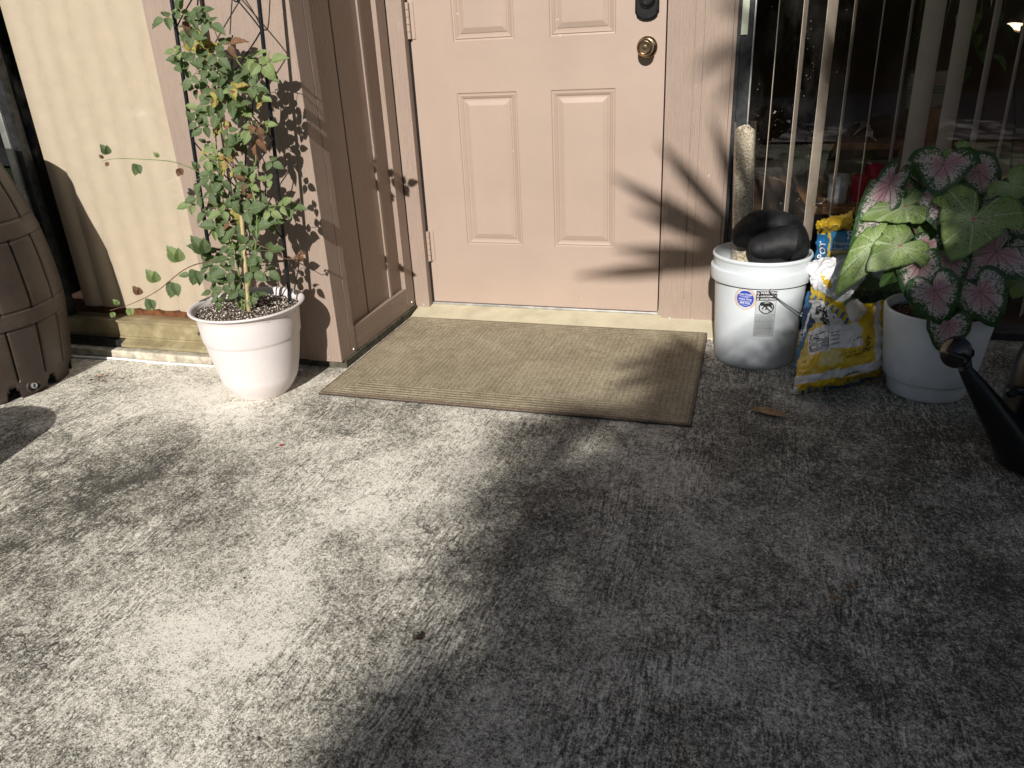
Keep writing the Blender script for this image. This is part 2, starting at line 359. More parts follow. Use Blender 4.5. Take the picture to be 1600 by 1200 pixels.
# return wall: stiles, bottom rail and grooved panel between
MB().box(XR - 0.05, XR + 0.0005, -0.599, -0.565, 0.0278, 2.45).build('trim_board', M_WOOD, house, bevel=0.002)
pn = MB(); xs = XR - 0.018
for y0, y1 in ((-0.565, -0.417), (-0.409, -0.232), (-0.214, -0.118)): pn.box(xs - 0.03, xs, y0, y1, 0.03, 2.45)
pn.box(xs - 0.03, xs - 0.006, -0.417, -0.409, 0.03, 2.45); pn.box(xs - 0.03, xs + 0.006, -0.232, -0.214, 0.03, 2.45)
pn.build('siding', M_WOOD, house, bevel=0.0015)
MB().box(XR - 0.05, XR, -0.118, -0.045, 0.0282, 2.45).build('trim_board', M_WOOD, house, bevel=0.002)
MB().box(XR - 0.0176, XR - 0.0005, -0.5645, -0.1185, 0.0283, 0.118).build('bottom_rail', M_WOOD_H, house, bevel=0.002)
MB().box(-0.60, XR + 0.006, -0.655, 0.0, 0.0, 0.0272).build('foundation_curb', M_CURBD, house)
MB().box(-0.5, -0.142, -0.598, 0.05, 0.03, 2.45).build('wall', M_INT, house)
# jambs
MB().box(XR - 0.0, -0.004, -0.04, 0.06, 0.013, 2.12).build('door_jamb', M_WOOD, house, bevel=0.0025)
jr = MB(); jr.box(0.918, 0.93, -0.012, 0.06, 0.02, 2.12); jr.build('door_jamb', M_WOOD, house, bevel=0.001)
MB().box(-0.06, 1.14, -0.045, 0.06, 2.06, 2.2).build('door_head', M_WOOD, house, bevel=0.003)
tb = MB(); tb.box(0.9305, 1.008, -0.03, 0.03, 0.008, 2.12); tb.box(1.008, 1.0125, -0.0255, 0.03, 0.10, 2.12); tb.box(1.0125, 1.037, -0.0295, 0.03, 0.10, 2.12)
tb.box(1.008, 1.0372, -0.0285, 0.03, 0.0085, 0.0998)
tb.box(1.0372, 1.0382, -0.028, 0.03, 0.008, 2.12); tb.box(1.0382, 1.127, -0.0302, 0.03, 0.0075, 2.12)
tb.build('trim_board', M_WOOD, house, bevel=0.0012)
MB().box(1.1272, 1.139, -0.024, 0.05, 0.0072, 2.12).build('window_casing', M_WOOD, house, bevel=0.0015)
# sill and threshold
s = MB(); s.add([(-0.066, 0.06, 0.0), (1.135, 0.06, 0.0), (1.135, -0.175, 0.0), (-0.045, -0.175, 0.0), (-0.066, 0.06, 0.031), (1.135, 0.06, 0.031), (1.135, -0.175, 0.0035), (-0.045, -0.175, 0.0035)],
      [(0, 1, 2, 3), (4, 7, 6, 5), (0, 4, 5, 1), (1, 5, 6, 2), (2, 6, 7, 3), (3, 7, 4, 0)])
s.build('sill', M_SILL, house)
# threshold is worn mill metal
MB().tube([(0.0, -0.006, 0.028), (0.914, -0.006, 0.028)], 0.0055, 8).build('threshold', M_STEEL, house, smooth=True)
# ---- door with six raised panels
def door():
    b = MB(); Wd, H, z0 = 0.912, 2.05, 0.034
    xs = [0.003, 0.1653, 0.3927, 0.5182, 0.7468, Wd]; zs = [z0, 0.273, 0.833, 1.002, 1.58, 1.70, 1.93, H]
    prof = [(0, 0), (0.003, 0.0035), (0.008, 0.0045), (0.011, 0.0015), (0.017, 0.0045), (0.022, 0.0085), (0.026, 0.0085), (0.0275, 0.006), (0.043, 0.0005), (0.0445, 0.0)]
    for i in range(5):
        for j in range(7):
            x0, x1, a, c = xs[i], xs[i + 1], zs[j], zs[j + 1]
            if i in (1, 3) and j in (1, 3, 5):
                rings = []
                for ins, dep in prof: rings.append([(x0 + ins, dep, a + ins), (x1 - ins, dep, a + ins), (x1 - ins, dep, c - ins), (x0 + ins, dep, c - ins)])
                vs = [p for r in rings for p in r]; n = len(prof)
                fs = [(q * 4 + k, q * 4 + (k + 1) % 4, (q + 1) * 4 + (k + 1) % 4, (q + 1) * 4 + k) for q in range(n - 1) for k in range(4)] + [((n - 1) * 4, (n - 1) * 4 + 1, (n - 1) * 4 + 2, (n - 1) * 4 + 3)]
                b.add(vs, fs)
            else: b.add([(x0, 0, a), (x1, 0, a), (x1, 0, c), (x0, 0, c)], [(0, 1, 2, 3)])
    b.add([(xs[0], 0, z0), (Wd, 0, z0), (Wd, 0, H), (xs[0], 0, H), (xs[0], 0.044, z0), (Wd, 0.044, z0), (Wd, 0.044, H), (xs[0], 0.044, H)],
          [(0, 4, 5, 1), (1, 5, 6, 2), (2, 6, 7, 3), (3, 7, 4, 0), (4, 7, 6, 5)])
    d = b.build('door', M_DOOR, house)
    k = MB(); c = (0.852, -0.0, 0.957)
    k.lathe([(0.0345, 0.0), (0.0345, 0.004), (0.032, 0.007), (0.025, 0.010), (0.015, 0.012), (0.0135, 0.03), (0.016, 0.034), (0.0245, 0.041), (0.0275, 0.050), (0.0265, 0.060), (0.0225, 0.066), (0.0195, 0.067), (0.0185, 0.063), (0.008, 0.0625), (0.0075, 0.066), (0.002, 0.0665)], c, 48, 'y')
    kn = k.build('door_knob', M_BRASS, d, smooth=True)
    e = MB(); cx, cz = 0.850, 1.10; out = []
    hw, hh = 0.039, 0.062
    shape = [(-hw, -hh + 0.026), (-hw + 0.004, -hh + 0.022), (-hw + 0.005, -hh + 0.014), (-hw + 0.014, -hh + 0.006), (-0.012, -hh + 0.001), (0, -hh), (0.012, -hh + 0.001), (hw - 0.014, -hh + 0.006), (hw - 0.005, -hh + 0.014), (hw - 0.004, -hh + 0.022), (hw, -hh + 0.026)]
    shape = shape + [(x, -z) for x, z in reversed(shape)]
    n = len(shape); vs = [(cx + x, 0, cz + z) for x, z in shape] + [(cx + x, -0.010, cz + z) for x, z in shape] + [(cx + x * 0.86, -0.014, cz + z * 0.9) for x, z in shape]
    fs = [(i, i + n, (i + 1) % n + n, (i + 1) % n) for i in range(n)] + [(i + n, i + 2 * n, (i + 1) % n + 2 * n, (i + 1) % n + n) for i in range(n)] + [tuple(range(2 * n, 3 * n))]
    e.add(vs, fs); e.lathe([(0.029, 0.010), (0.028, 0.017), (0.024, 0.022), (0.021, 0.024), (0.019, 0.030), (0.012, 0.031), (0.011, 0.027), (0.003, 0.027)], (cx, 0, cz), 40, 'y')
    e.build('deadbolt', M_BLACKMETAL, d, smooth=True, auto=30)
    for hz in (0.265, 1.08, 1.86):
        h = MB(); zz = hz - 0.06
        for q in range(5): h.tube([(0.004, -0.012, zz + q * 0.024 + 0.0008), (0.004, -0.012, zz + (q + 1) * 0.024 - 0.0008)], 0.0068, 12)
        h.box(0.0, 0.024, -0.004, 0.0, zz, zz + 0.12); h.build('hinge', M_DOOR, d, smooth=True, auto=30)
    w = MB().box(-0.0035, 0.002, -0.006, 0.02, 0.03, 2.05).build('weather_strip', M_BLACKMETAL, d)
    return d
door()
# nails along the board ends
nl = MB()
def nail_at(p, d='y', r=0.0052):
    b = MB(); n = 12
    if d == 'y': b.lathe([(r, 0), (r * 0.9, 0.0022), (r * 0.4, 0.003)], p, n, 'y')
    else:
        c = Vector(p); vs = []
        for rr, h in ((r, 0), (r * 0.9, 0.0022), (r * 0.4, 0.003)):
            vs += [c + Vector((h, rr * math.cos(2 * math.pi * k / n), rr * math.sin(2 * math.pi * k / n))) for k in range(n)]
        b.add(vs, [(j * n + k, j * n + (k + 1) % n, (j + 1) * n + (k + 1) % n, (j + 1) * n + k) for j in range(2) for k in range(n)] + [tuple(range(2 * n, 3 * n))])
    b.build('nail_head', M_NAIL, house, smooth=True)
for p in ((-0.112, -0.6745, 0.042), (0.962, -0.0302, 0.020), (1.046, -0.0304, 0.018)): nail_at(p)
for p in ((XR + 0.0006, -0.585, 0.043), (XR + 0.0002, -0.075, 0.05)): nail_at(p, 'x')
nail_at((-0.03, -0.0402, 0.03))
# ---- left slider: frame, pane, track
lw = MB(); lw.box(-1.75, -0.563, -0.665, -0.60, 0.066, 0.120); lw.box(-1.75, -0.563, -0.671, -0.60, 0.120, 0.128); lw.box(-1.75, -0.563, -0.668, -0.60, 0.058, 0.066)
tr = lw.build('window_track', M_ALU, house, bevel=0.0015)
MB().add([(-0.955, -0.70, 0.037), (-0.563, -0.70, 0.037), (-0.563, -0.70, 0.048), (-0.955, -0.70, 0.048), (-0.955, -0.664, 0.037), (-0.563, -0.664, 0.037), (-0.563, -0.664, 0.062), (-0.955, -0.664, 0.062)],
         [(0, 1, 2, 3), (3, 2, 6, 7), (0, 4, 5, 1), (0, 3, 7, 4), (1, 5, 6, 2), (4, 7, 6, 5)]).build('drip_lip', M_ALU, tr)
MB().box(-1.75, -0.955, -0.69, -0.664, 0.030, 0.057).build('drip_lip', M_DARKFRAME, tr)
MB().box(-1.75, -0.558, -0.718, -0.60, 0.0, 0.028).build('foundation_curb', M_CURB, house, bevel=0.004)
ch = MB().box(-1.75, -0.563, -0.598, -0.52, 0.02, 0.150).build('inner_channel', M_RUST, house)
st = MB(); st.box(-1.262, -1.235, -0.668, -0.62, 0.129, 2.1)
st.build('window_frame', M_STEEL, house, bevel=0.002)
MB().box(-1.234, -1.206, -0.655, -0.62, 0.129, 2.1).build('window_frame', M_DARKFRAME, house, bevel=0.001)
MB().box(-0.5625, -0.555, -0.66, -0.60, 0.129, 2.1).build('window_frame', M_ALU, house)
MB().box(-1.206, -0.563, -0.632, -0.628, 0.129, 2.1).build('window_pane', M_GLASS, house)
MB().box(-1.75, -1.263, -0.632, -0.628, 0.129, 2.1).build('window_pane', M_GLASS, house)
MB().box(-4.2, -0.56, -0.67, -0.5, 2.1, 2.45).build('wall', M_WOOD, house)
MB().box(-4.2, -1.75, -0.67, -0.5, 0.03, 2.1).build('wall', M_WOOD, house)
# interior behind left slider, kept dark
rm = MB(); rm.box(-4.2, -0.5, 2.2, 2.3, 0, 2.45); rm.box(-4.25, -4.2, -0.5, 2.3, 0, 2.45); rm.build('wall', M_INT, house)
MB().box(-0.14, -0.05, 0.05, 3.4, 0.0, 2.45).build('wall', M_INT, house)
# ---- right slider
fr = MB(); fr.box(1.1395, 1.150, -0.012, 0.05, 0.03, 2.12); fr.build('window_frame', M_DARKFRAME, house)
g1 = MB().box(1.1505, 1.187, 0.002, 0.04, 0.03, 2.12).build('window_frame', M_DARKFRAME, house, bevel=0.001)
MB().box(1.1875, 1.193, -0.004, 0.035, 0.03, 2.12).build('window_frame', M_STEEL, house, bevel=0.001)
MB().box(1.150, 1.171, -0.0035, 0.0015, 0.98, 1.6).build('seal_strip', M_GASKET, house, bevel=0.0008)
MB().box(1.139, 3.6, -0.03, 0.05, 0.0, 0.03).build('window_track', M_DARKFRAME, house, bevel=0.002)
MB().box(1.1935, 3.6, 0.016, 0.020, 0.031, 2.12).build('window_pane', M_GLASS, house)
MB().box(-0.2, 5.0, -0.02, 0.06, 2.2005, 2.45).build('wall', M_WOOD, house)
MB().box(3.6, 5.0, -0.02, 0.1, 0.0, 2.2).build('wall', M_WOOD, house)
MB().box(1.14, 3.6, -0.02, 0.055, 2.12, 2.2).build('window_head', M_DARKFRAME, house)
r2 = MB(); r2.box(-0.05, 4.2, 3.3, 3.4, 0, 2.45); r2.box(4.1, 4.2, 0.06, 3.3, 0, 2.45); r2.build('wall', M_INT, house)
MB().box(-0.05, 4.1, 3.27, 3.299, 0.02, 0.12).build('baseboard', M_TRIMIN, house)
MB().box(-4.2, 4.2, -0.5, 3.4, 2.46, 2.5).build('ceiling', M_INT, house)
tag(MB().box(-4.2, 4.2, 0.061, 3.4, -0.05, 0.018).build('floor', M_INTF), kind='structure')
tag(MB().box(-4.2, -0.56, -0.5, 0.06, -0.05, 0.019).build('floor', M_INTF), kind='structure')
rf = MB(); rf.box(-4.6, 5.4, -1.25, 3.6, 2.51, 2.60); rf.box(-4.6, 5.4, -1.29, -1.25, 2.42, 2.62); rf.build('unseen_roof', M_ROOF, house)  # out of view; the front overhang is added to block sky light

# ------------------------------------------------------------------ blinds
vb = thing('vertical_blind', 'closed cream vertical blind behind the glass beside the brown barrel', 'blind', (-0.88, -0.56, 0.15))
for i in range(7):
    b = MB(); x0 = -1.18 + i * 0.0865; n = 8
    vs = []; 
    for k in range(n + 1):
        u = k / n; x = x0 + u * 0.092; y = -0.598 + 0.015 * u - 0.013 * math.sin(math.pi * u)
        vs += [(x, y, 0.153 + 0.003 * nz(i * 3.1)), (x, y, 2.05)]
    vs2 = [(x, y + 0.0015, z) for x, y, z in vs]; N = len(vs)
    fs = [(2 * k, 2 * k + 2, 2 * k + 3, 2 * k + 1) for k in range(n)] + [(N + 2 * k, N + 2 * k + 1, N + 2 * k + 3, N + 2 * k + 2) for k in range(n)]
    fs += [(0, 1, N + 1, N), (2 * n, N + 2 * n, N + 2 * n + 1, 2 * n + 1)] + [(2 * k, N + 2 * k, N + 2 * k + 2, 2 * k + 2) for k in range(n)]
    b.add(vs + vs2, fs); b.build('slat', M_BLIND, vb, smooth=True)
MB().box(-1.2, -0.563, -0.60, -0.55, 2.05, 2.09).build('head_rail', M_BLIND, vb)
vo = thing('vertical_blind', 'open pale vertical blind hanging inside the dark window on the right', 'blind', (1.9, 0.13, 0.05))
def ang(w): return w
for i, (xc, w) in enumerate([(1.262, 0.002), (1.345, 0.013), (1.428, 0.030), (1.494, 0.008), (1.578, 0.003), (1.66, 0.009), (1.725, 0.058), (1.815, 0.045), (1.90, 0.016), (1.98, 0.008), (2.065, 0.004), (2.15, 0.012), (2.235, 0.04), (2.32, 0.01)]):
    # vane 85 mm deep, turned until it shows width w to the street
    b = MB(); d = math.sqrt(max(0, 0.085 ** 2 - w ** 2)) ; tilt = 0.010 * nz(i * 2.7, 3)
    vx = xc - CAM[0]; vy = 0.12 - CAM[1]; L = math.hypot(vx, vy); fx, fy = vx / L, vy / L
    n = 4; vs = []
    for k in range(n + 1):
        u = k / n - 0.5; bow = 0.003 * math.cos(math.pi * u)
        px_ = xc + fx * d * u + fy * w * u + bow * 0.3; py_ = 0.12 + fy * d * u - fx * w * u
        vs += [(px_ + tilt, py_, 0.05), (px_, py_, 2.05)]
    vs2 = [(x + 0.0016, y, z) for x, y, z in vs]; N = len(vs)
    fs = [(2 * k, 2 * k + 2, 2 * k + 3, 2 * k + 1) for k in range(n)] + [(N + 2 * k, N + 2 * k + 1, N + 2 * k + 3, N + 2 * k + 2) for k in range(n)]
    fs += [(0, 1, N + 1, N), (2 * n, N + 2 * n, N + 2 * n + 1, 2 * n + 1)] + [(2 * k, N + 2 * k, N + 2 * k + 2, 2 * k + 2) for k in range(n)]
    b.add(vs + vs2, fs); b.build('slat', M_BLINDO, vo)
MB().box(1.2, 3.5, 0.09, 0.15, 2.05, 2.1).build('head_rail', M_BLINDO, vo)

# ------------------------------------------------------------------ things inside
tbz = 0.355
t = thing('side_table', 'low dark wooden table inside the window under two cups', 'table', (1.65, 0.6, 0.018))
MB().box(1.40, 1.95, 0.40, 0.85, tbz - 0.03, tbz).build('tabletop', M_TABLE, t, bevel=0.004)
for x in (1.43, 1.92):
    for y in (0.43, 0.82): MB().box(x - 0.02, x + 0.02, y - 0.02, y + 0.02, 0.018, tbz - 0.0305).build('leg', M_TABLE, t)
t2 = thing('bench', 'orange wooden plant bench seen through the dark window', 'bench', (1.62, 1.0, 0.018))
MB().box(1.44, 1.86, 0.9, 1.15, 0.50, 0.53).build('seat', M_TABLE, t2, bevel=0.004)
for x in (1.47, 1.83): MB().box(x - 0.02, x + 0.02, 0.92, 1.12, 0.018, 0.4995).build('leg', M_TABLE, t2)
def cup(x, y, r, h, mat, label, name):
    b = MB(); b.lathe([(r * 0.8, 0), (r * 0.9, h * 0.1), (r, h), (r * 0.93, h), (r * 0.8, h * 0.15), (0.001, h * 0.12)], (x, y, tbz + 0.001), 32)
    tag(b.build(name, mat, smooth=True), label, 'cup')
cup(1.545, 0.5, 0.04, 0.105, M_CUPW, 'white cup standing on the table behind the window glass', 'cup')
cup(1.625, 0.52, 0.034, 0.10, M_CUPR, 'shorter dark red cup just inside the window', 'cup')
cup(1.675, 0.55, 0.034, 0.135, M_CUPR, 'taller bright pink cup just inside the window', 'cup')
ap = thing('wall_box', 'beige box with green stripes on the back wall of the dark room', 'box', (1.92, 1.05, 0.6))
MB().box(1.82, 2.02, 0.99, 1.09, 0.655, 0.80).build('casing', M_PLATE, ap, bevel=0.012)
for k in range(3): MB().box(1.822, 2.018, 0.987, 0.9895, 0.715 + k * 0.012, 0.721 + k * 0.012).build('stripe', M_STRIPE, ap)
MB().box(1.85, 1.99, 0.99, 1.09, 0.018, 0.6545).build('stand', M_TABLE, ap)
# hanging plant and clip lamp
def strap(b, p0, d, L, w, droop, n=7, fold=0.25):
    d = Vector(d).normalized(); p = Vector(p0); side = d.cross(Vector((0, 0, 1))); side = side.normalized() if side.length > 1e-3 else Vector((1, 0, 0)); vs = []
    for k in range(n + 1):
        u = k / n; ww = w * math.sin(math.pi * min(1, 0.12 + u * 0.88)) ** 0.6 * (1 - u ** 3)
        vs += [p - side * ww + Vector((0, 0, ww * fold)), p.copy(), p + side * ww + Vector((0, 0, ww * fold))]
        p = p + d * (L / n); d = (d + Vector((0, 0, -droop / n))).normalized()
    fs = []
    for k in range(n): fs += [(3 * k, 3 * k + 1, 3 * k + 4, 3 * k + 3), (3 * k + 1, 3 * k + 2, 3 * k + 5, 3 * k + 4)]
    b.add(vs, fs)
hp = thing('hanging_plant', 'leafy spider plant hanging inside at the top of the dark window', 'plant', (1.95, 0.7, 1.25))
b = MB(); rr = random.Random(3)
for i in range(70):
    a = rr.uniform(0, 6.283); strap(b, (1.95, 0.7, 1.25), (math.cos(a), math.sin(a), rr.uniform(0.1, 1.0)), rr.uniform(0.28, 0.5), rr.uniform(0.006, 0.012), rr.uniform(2.5, 4.5), 9)
for i in range(14):
    a = rr.uniform(0, 6.283); q = Vector((1.95 + 0.12 * math.cos(a), 0.66 + 0.08 * math.sin(a), rr.uniform(0.82, 1.02))); strap(b, q, (math.cos(a), math.sin(a), -0.3), rr.uniform(0.08, 0.13), rr.uniform(0.018, 0.03), 1.5, 5)
b.build('foliage', M_STEM, hp, smooth=True)
MB().lathe([(0.05, -0.09), (0.08, 0.0), (0.082, 0.004), (0.07, 0.004), (0.001, -0.01)], (1.95, 0.7, 1.25), 32).build('pot', M_CLAY, hp, smooth=True)
MB().tube([(1.95, 0.7, 1.24), (1.95, 0.7, 2.46)], 0.003, 6).build('hanger', M_WIRE, hp)
lp = thing('clip_lamp', 'lit clip lamp with ribbed shade inside the window at top right', 'lamp', (2.2, 1.0, 0.95))
b = MB(); ax = Vector((-0.28, -0.25, -0.93)).normalized(); A = Vector((2.215, 1.0, 1.03)); u = ax.cross(Vector((0, 1, 0))).normalized(); v = ax.cross(u)
pr = [(0.014, -0.02), (0.018, 0.0), (0.03, 0.015), (0.05, 0.055), (0.055, 0.085)]; n = 36; vs = []
for r, h in pr: vs += [A + ax * h + (u * math.cos(6.2832 * k / n) + v * math.sin(6.2832 * k / n)) * (r + 0.0012 * (k % 2)) for k in range(n)]
b.add(vs, [(j * n + k, j * n + (k + 1) % n, (j + 1) * n + (k + 1) % n, (j + 1) * n + k) for j in range(4) for k in range(n)] + [tuple(range(n))])
b.build('lamp_shade', M_SHADE, lp, smooth=True)
mE, tE, bE = nmat('lit bulb'); bE.inputs['Emission Color'].default_value = (1, 0.78, 0.5, 1); bE.inputs['Emission Strength'].default_value = 2.0
MB().add([A + ax * 0.080 + (u * math.cos(6.2832 * k / n) + v * math.sin(6.2832 * k / n)) * 0.05 for k in range(n)] + [A + ax * 0.072 + (u * math.cos(6.2832 * k / n) + v * math.sin(6.2832 * k / n)) * 0.05 for k in range(n)],
         [tuple(range(n)), tuple(range(n, 2 * n))[::-1]] + [(k, k + n, (k + 1) % n + n, (k + 1) % n) for k in range(n)]).build('bulb', mE, lp)
MB().tube(spline([A - ax * 0.02, (2.24, 1.02, 1.2), (2.26, 1.05, 1.6), (2.26, 1.05, 2.46)], 5), 0.006, 8).build('arm', M_TRELLIS, lp, smooth=True)
b = MB(); b.tube(spline([at(1597, 40, y=0.9), at(1585, 120, y=0.9), at(1587, 190, y=0.9), at(1580, 260, y=0.9), at(1582, 420, y=0.9)], 6), 0.005, 8)
tag(b.build('power_cord', M_TRELLIS, smooth=True), 'black cord hanging down inside the window below the clip lamp', 'cord')
# ------------------------------------------------------------------ door mat
def mat_material():
    m, t, b = nmat('woven mat'); n = NT(t); v = n.co(); x, y, z = n.sep(v)
    wob = n.m('MULTIPLY_ADD', n.noise(v, 14, 3), 0.010, -0.005)
    X = n.m('ADD', x, wob); Y = n.m('ADD', y, wob)
    # ribs: along Y inside, along the edges in the border
    fx = n.m('SINE', n.m('MULTIPLY', X, 2 * math.pi / 0.0165)); fy = n.m('SINE', n.m('MULTIPLY', Y, 2 * math.pi / 0.0165))
    inx = n.m('LESS_THAN', n.m('ABSOLUTE', x), 0.57 - 0.145); iny = n.m('LESS_THAN', n.m('ABSOLUTE', y), 0.371 - 0.10)
    inside = n.m('MULTIPLY', inx, iny)
    # mitred border
    side = n.m('GREATER_THAN', n.m('SUBTRACT', n.m('ABSOLUTE', x), 0.57 - 0.371), n.m('ABSOLUTE', y))
    bord = n.mix(side, fy, fx); ribs = n.mix(inside, bord, fx)
    wa = n.m('MULTIPLY', n.m('SINE', n.m('MULTIPLY', x, 2 * math.pi / 0.0052)), n.m('SINE', n.m('MULTIPLY', y, 2 * math.pi / 0.0046)))
    yarn = n.noise(v, 420, 3, 0.7); worn = n.noise(v, 5, 6, 0.7); bl = n.noise(v, 30, 4, 0.7)
    f = n.m('ADD', n.m('MULTIPLY', ribs, 0.05), n.m('MULTIPLY', wa, 0.17)); f = n.m('ADD', f, n.m('MULTIPLY_ADD', yarn, 2.2, -0.62)); f = n.m('ADD', f, n.m('MULTIPLY_ADD', worn, 0.5, -0.25)); f = n.m('ADD', f, n.m('MULTIPLY_ADD', bl, 0.4, -0.2))
    c = n.ramp(f, [(0.2, (0.14, 0.115, 0.075)), (0.5, (0.36, 0.305, 0.205)), (0.75, (0.60, 0.53, 0.38))])
    n.lk(c, b.inputs['Base Color']); b.inputs['Roughness'].default_value = 0.85; b.inputs['Specular IOR Level'].default_value = 0.25
    h = n.m('ADD', n.m('MULTIPLY', ribs, 0.55), n.m('MULTIPLY', wa, 0.35)); h = n.m('ADD', h, n.m('MULTIPLY', yarn, 0.5))
    n.bump(h, 0.75, 0.0028, b); return m
M_MAT = mat_material(); M_MATEDGE = plain('dark mat backing', (0.035, 0.03, 0.025), 0.7, 0, 0.2, 60, 0.5, 300)
M_MATRIM = plain('mat binding', (0.17, 0.125, 0.085), 0.75, 0, 0.2, 90, 0.8, 300)
dm = thing('door_mat', 'tan woven rubber backed mat lying in front of the door', 'mat', (0.537, -0.499, 0.0))
L, Wy = 0.577, 0.371
b = MB(); nx, ny = 60, 40; vs = []
def mz(x, y): return 0.0062 + 0.0012 * nz(x * 3, y * 3, 1) + 0.0035 * max(0, -y - 0.30) / 0.07 * max(0, nz(x * 2.6, 4.2))
for j in range(ny + 1):
    for i in range(nx + 1):
        x = -L + 2 * L * i / nx; y = -Wy + 2 * Wy * j / ny; vs.append((0.531 + x * 0.991, -0.499 + y * 0.986, mz(x, y) + 0.0025))
b.add(vs, [(j * (nx + 1) + i, j * (nx + 1) + i + 1, (j + 1) * (nx + 1) + i + 1, (j + 1) * (nx + 1) + i) for j in range(ny) for i in range(nx)]); b.build('pile', M_MAT, dm, smooth=True)
b = MB(); loop = []
for i in range(nx): loop.append((-L + 2 * L * i / nx, -Wy))
for j in range(ny): loop.append((L, -Wy + 2 * Wy * j / ny))
for i in range(nx): loop.append((L - 2 * L * i / nx, Wy))
for j in range(ny): loop.append((-L, Wy - 2 * Wy * j / ny))
n = len(loop); vs = []
for s_, dz, zz in ((0.982, 0.0020, 0), (0.988, 0.003, 0), (1.0, 0.001, 0), (1.0, -0.004, 0)):
    for x, y in loop:
        wob = 1 + 0.0015 * nz(x * 7, y * 7, 5)
        vs.append((0.531 + (x if s_ == 1.0 else math.copysign(abs(x) - (1 - s_) * 0.6, x) if abs(x) > L - 0.02 else x) * wob, -0.499 + (y if s_ == 1.0 else math.copysign(abs(y) - (1 - s_) * 0.6, y) if abs(y) > Wy - 0.02 else y), max(0.0005, mz(x, y) + dz)))
b.add(vs, [(q * n + k, (q + 1) * n + k, (q + 1) * n + (k + 1) % n, q * n + (k + 1) % n) for q in range(3) for k in range(n)])
b.build('edge_binding', M_MATRIM, dm, smooth=True)
MB().box(0.531 - L - 0.0015, 0.531 + L + 0.0015, -0.499 - Wy - 0.0015, -0.499 + Wy + 0.0015, 0.0004, 0.0045).build('rubber_backing', M_MATEDGE, dm)

# ------------------------------------------------------------------ rain barrel
AX, AY = -1.255, -1.0
rbp = [(0.0, 0.251), (0.02, 0.252), (0.05, 0.262), (0.16, 0.279), (0.24, 0.289), (0.32, 0.293), (0.42, 0.288), (0.50, 0.279), (0.61, 0.254), (0.73, 0.219), (0.78, 0.200)]
def rb(z):
    for (a, r0), (c, r1) in zip(rbp[:-1], rbp[1:]):
        if z <= c: u = (z - a) / (c - a); return r0 + (r1 - r0) * u
    return rbp[-1][1]
rbar = thing('rain_barrel', 'brown plastic rain barrel moulded as wooden staves beside the left window', 'barrel', (AX, AY, 0))
NA = 432; zs = [0, 0.012, 0.03, 0.045] + [0.06 + 0.0062 * k for k in range(117)]; zs = [z for z in zs if z < 0.785]
bands = [(0.235, 0.285), (0.505, 0.555)]
vs = []
for z in zs:
    for k in range(NA):
        a = 2 * math.pi * k / NA; r = rb(z)
        inband = [1 for a0, a1 in bands if a0 <= z <= a1]
        row = 0 if z < 0.26 else 1 if z < 0.53 else 2
        sp = 24; ph = k % sp
        gr = 0.0
        if inband: r += 0.003
        elif z > 0.065:
            if ph == 0: gr = -0.008
            elif ph in (1, sp - 1): gr = -0.0005
            else: gr = 0.0014
            for a0, a1 in bands:
                if abs(z - a0) < 0.005 or abs(z - a1) < 0.005: gr -= 0.004
        r += gr
        vs.append((AX + r * math.cos(a), AY + r * math.sin(a), z))
b = MB(); m_ = len(zs)
fs = []
def notch(k, j):      # arched feet cut-outs along the bottom rim
    a = (k + 0.5) * 360 / NA
    d = ((a - 305 + 15) % 30) - 15
    hgt = 0.045 * math.sqrt(max(0, 1 - (d / 5.0) ** 2)) if abs(d) < 5 else 0
    return (zs[j] + zs[j + 1]) / 2 < hgt
for j in range(m_ - 1):
    for k in range(NA):
        if notch(k, j): continue
        fs.append((j * NA + k, j * NA + (k + 1) % NA, (j + 1) * NA + (k + 1) % NA, (j + 1) * NA + k))
b.add(vs, fs)
bo = b.build('body', M_BARREL, rbar, smooth=True, auto=28); s_ = bo.modifiers.new('wall', 'SOLIDIFY'); s_.thickness = 0.006
MB().lathe([(0.200, 0.772), (0.206, 0.778), (0.206, 0.796), (0.196, 0.812), (0.17, 0.826), (0.165, 0.822), (0.03, 0.818), (0.001, 0.818)], (AX, AY, 0), 96).build('lid', M_BARREL, rbar, smooth=True)
# drain plug low on the side facing the door
fp = at(60, 603, y=-1.055); dv = Vector((fp.x - AX, fp.y - AY, 0)).normalized(); ca = math.atan2(dv.y, dv.x)
def ring_on(c, d, prof, n=24):
    d = Vector(d).normalized(); u = d.cross(Vector((0, 0, 1))).normalized(); v = u.cross(d); vs = []
    for r, h in prof: vs += [Vector(c) + d * h + (u * math.cos(6.2832 * k / n) + v * math.sin(6.2832 * k / n)) * r for k in range(n)]
    return MB().add(vs, [(j * n + k, j * n + (k + 1) % n, (j + 1) * n + (k + 1) % n, (j + 1) * n + k) for j in range(len(prof) - 1) for k in range(n)] + [tuple(range((len(prof) - 1) * n, len(prof) * n))])
c = Vector((AX, AY, 0.032)) + dv * 0.252
ring_on(c, dv, [(0.024, -0.01), (0.024, 0.006), (0.021, 0.009), (0.018, 0.004), (0.018, 0.001)]).build('drain_boss', M_BARREL, rbar, smooth=True)
ring_on(c, dv, [(0.0095, 0.0), (0.0095, 0.012), (0.0075, 0.013), (0.006, 0.012), (0.006, 0.004)]).build('drain_plug', M_NAIL, rbar, smooth=True)

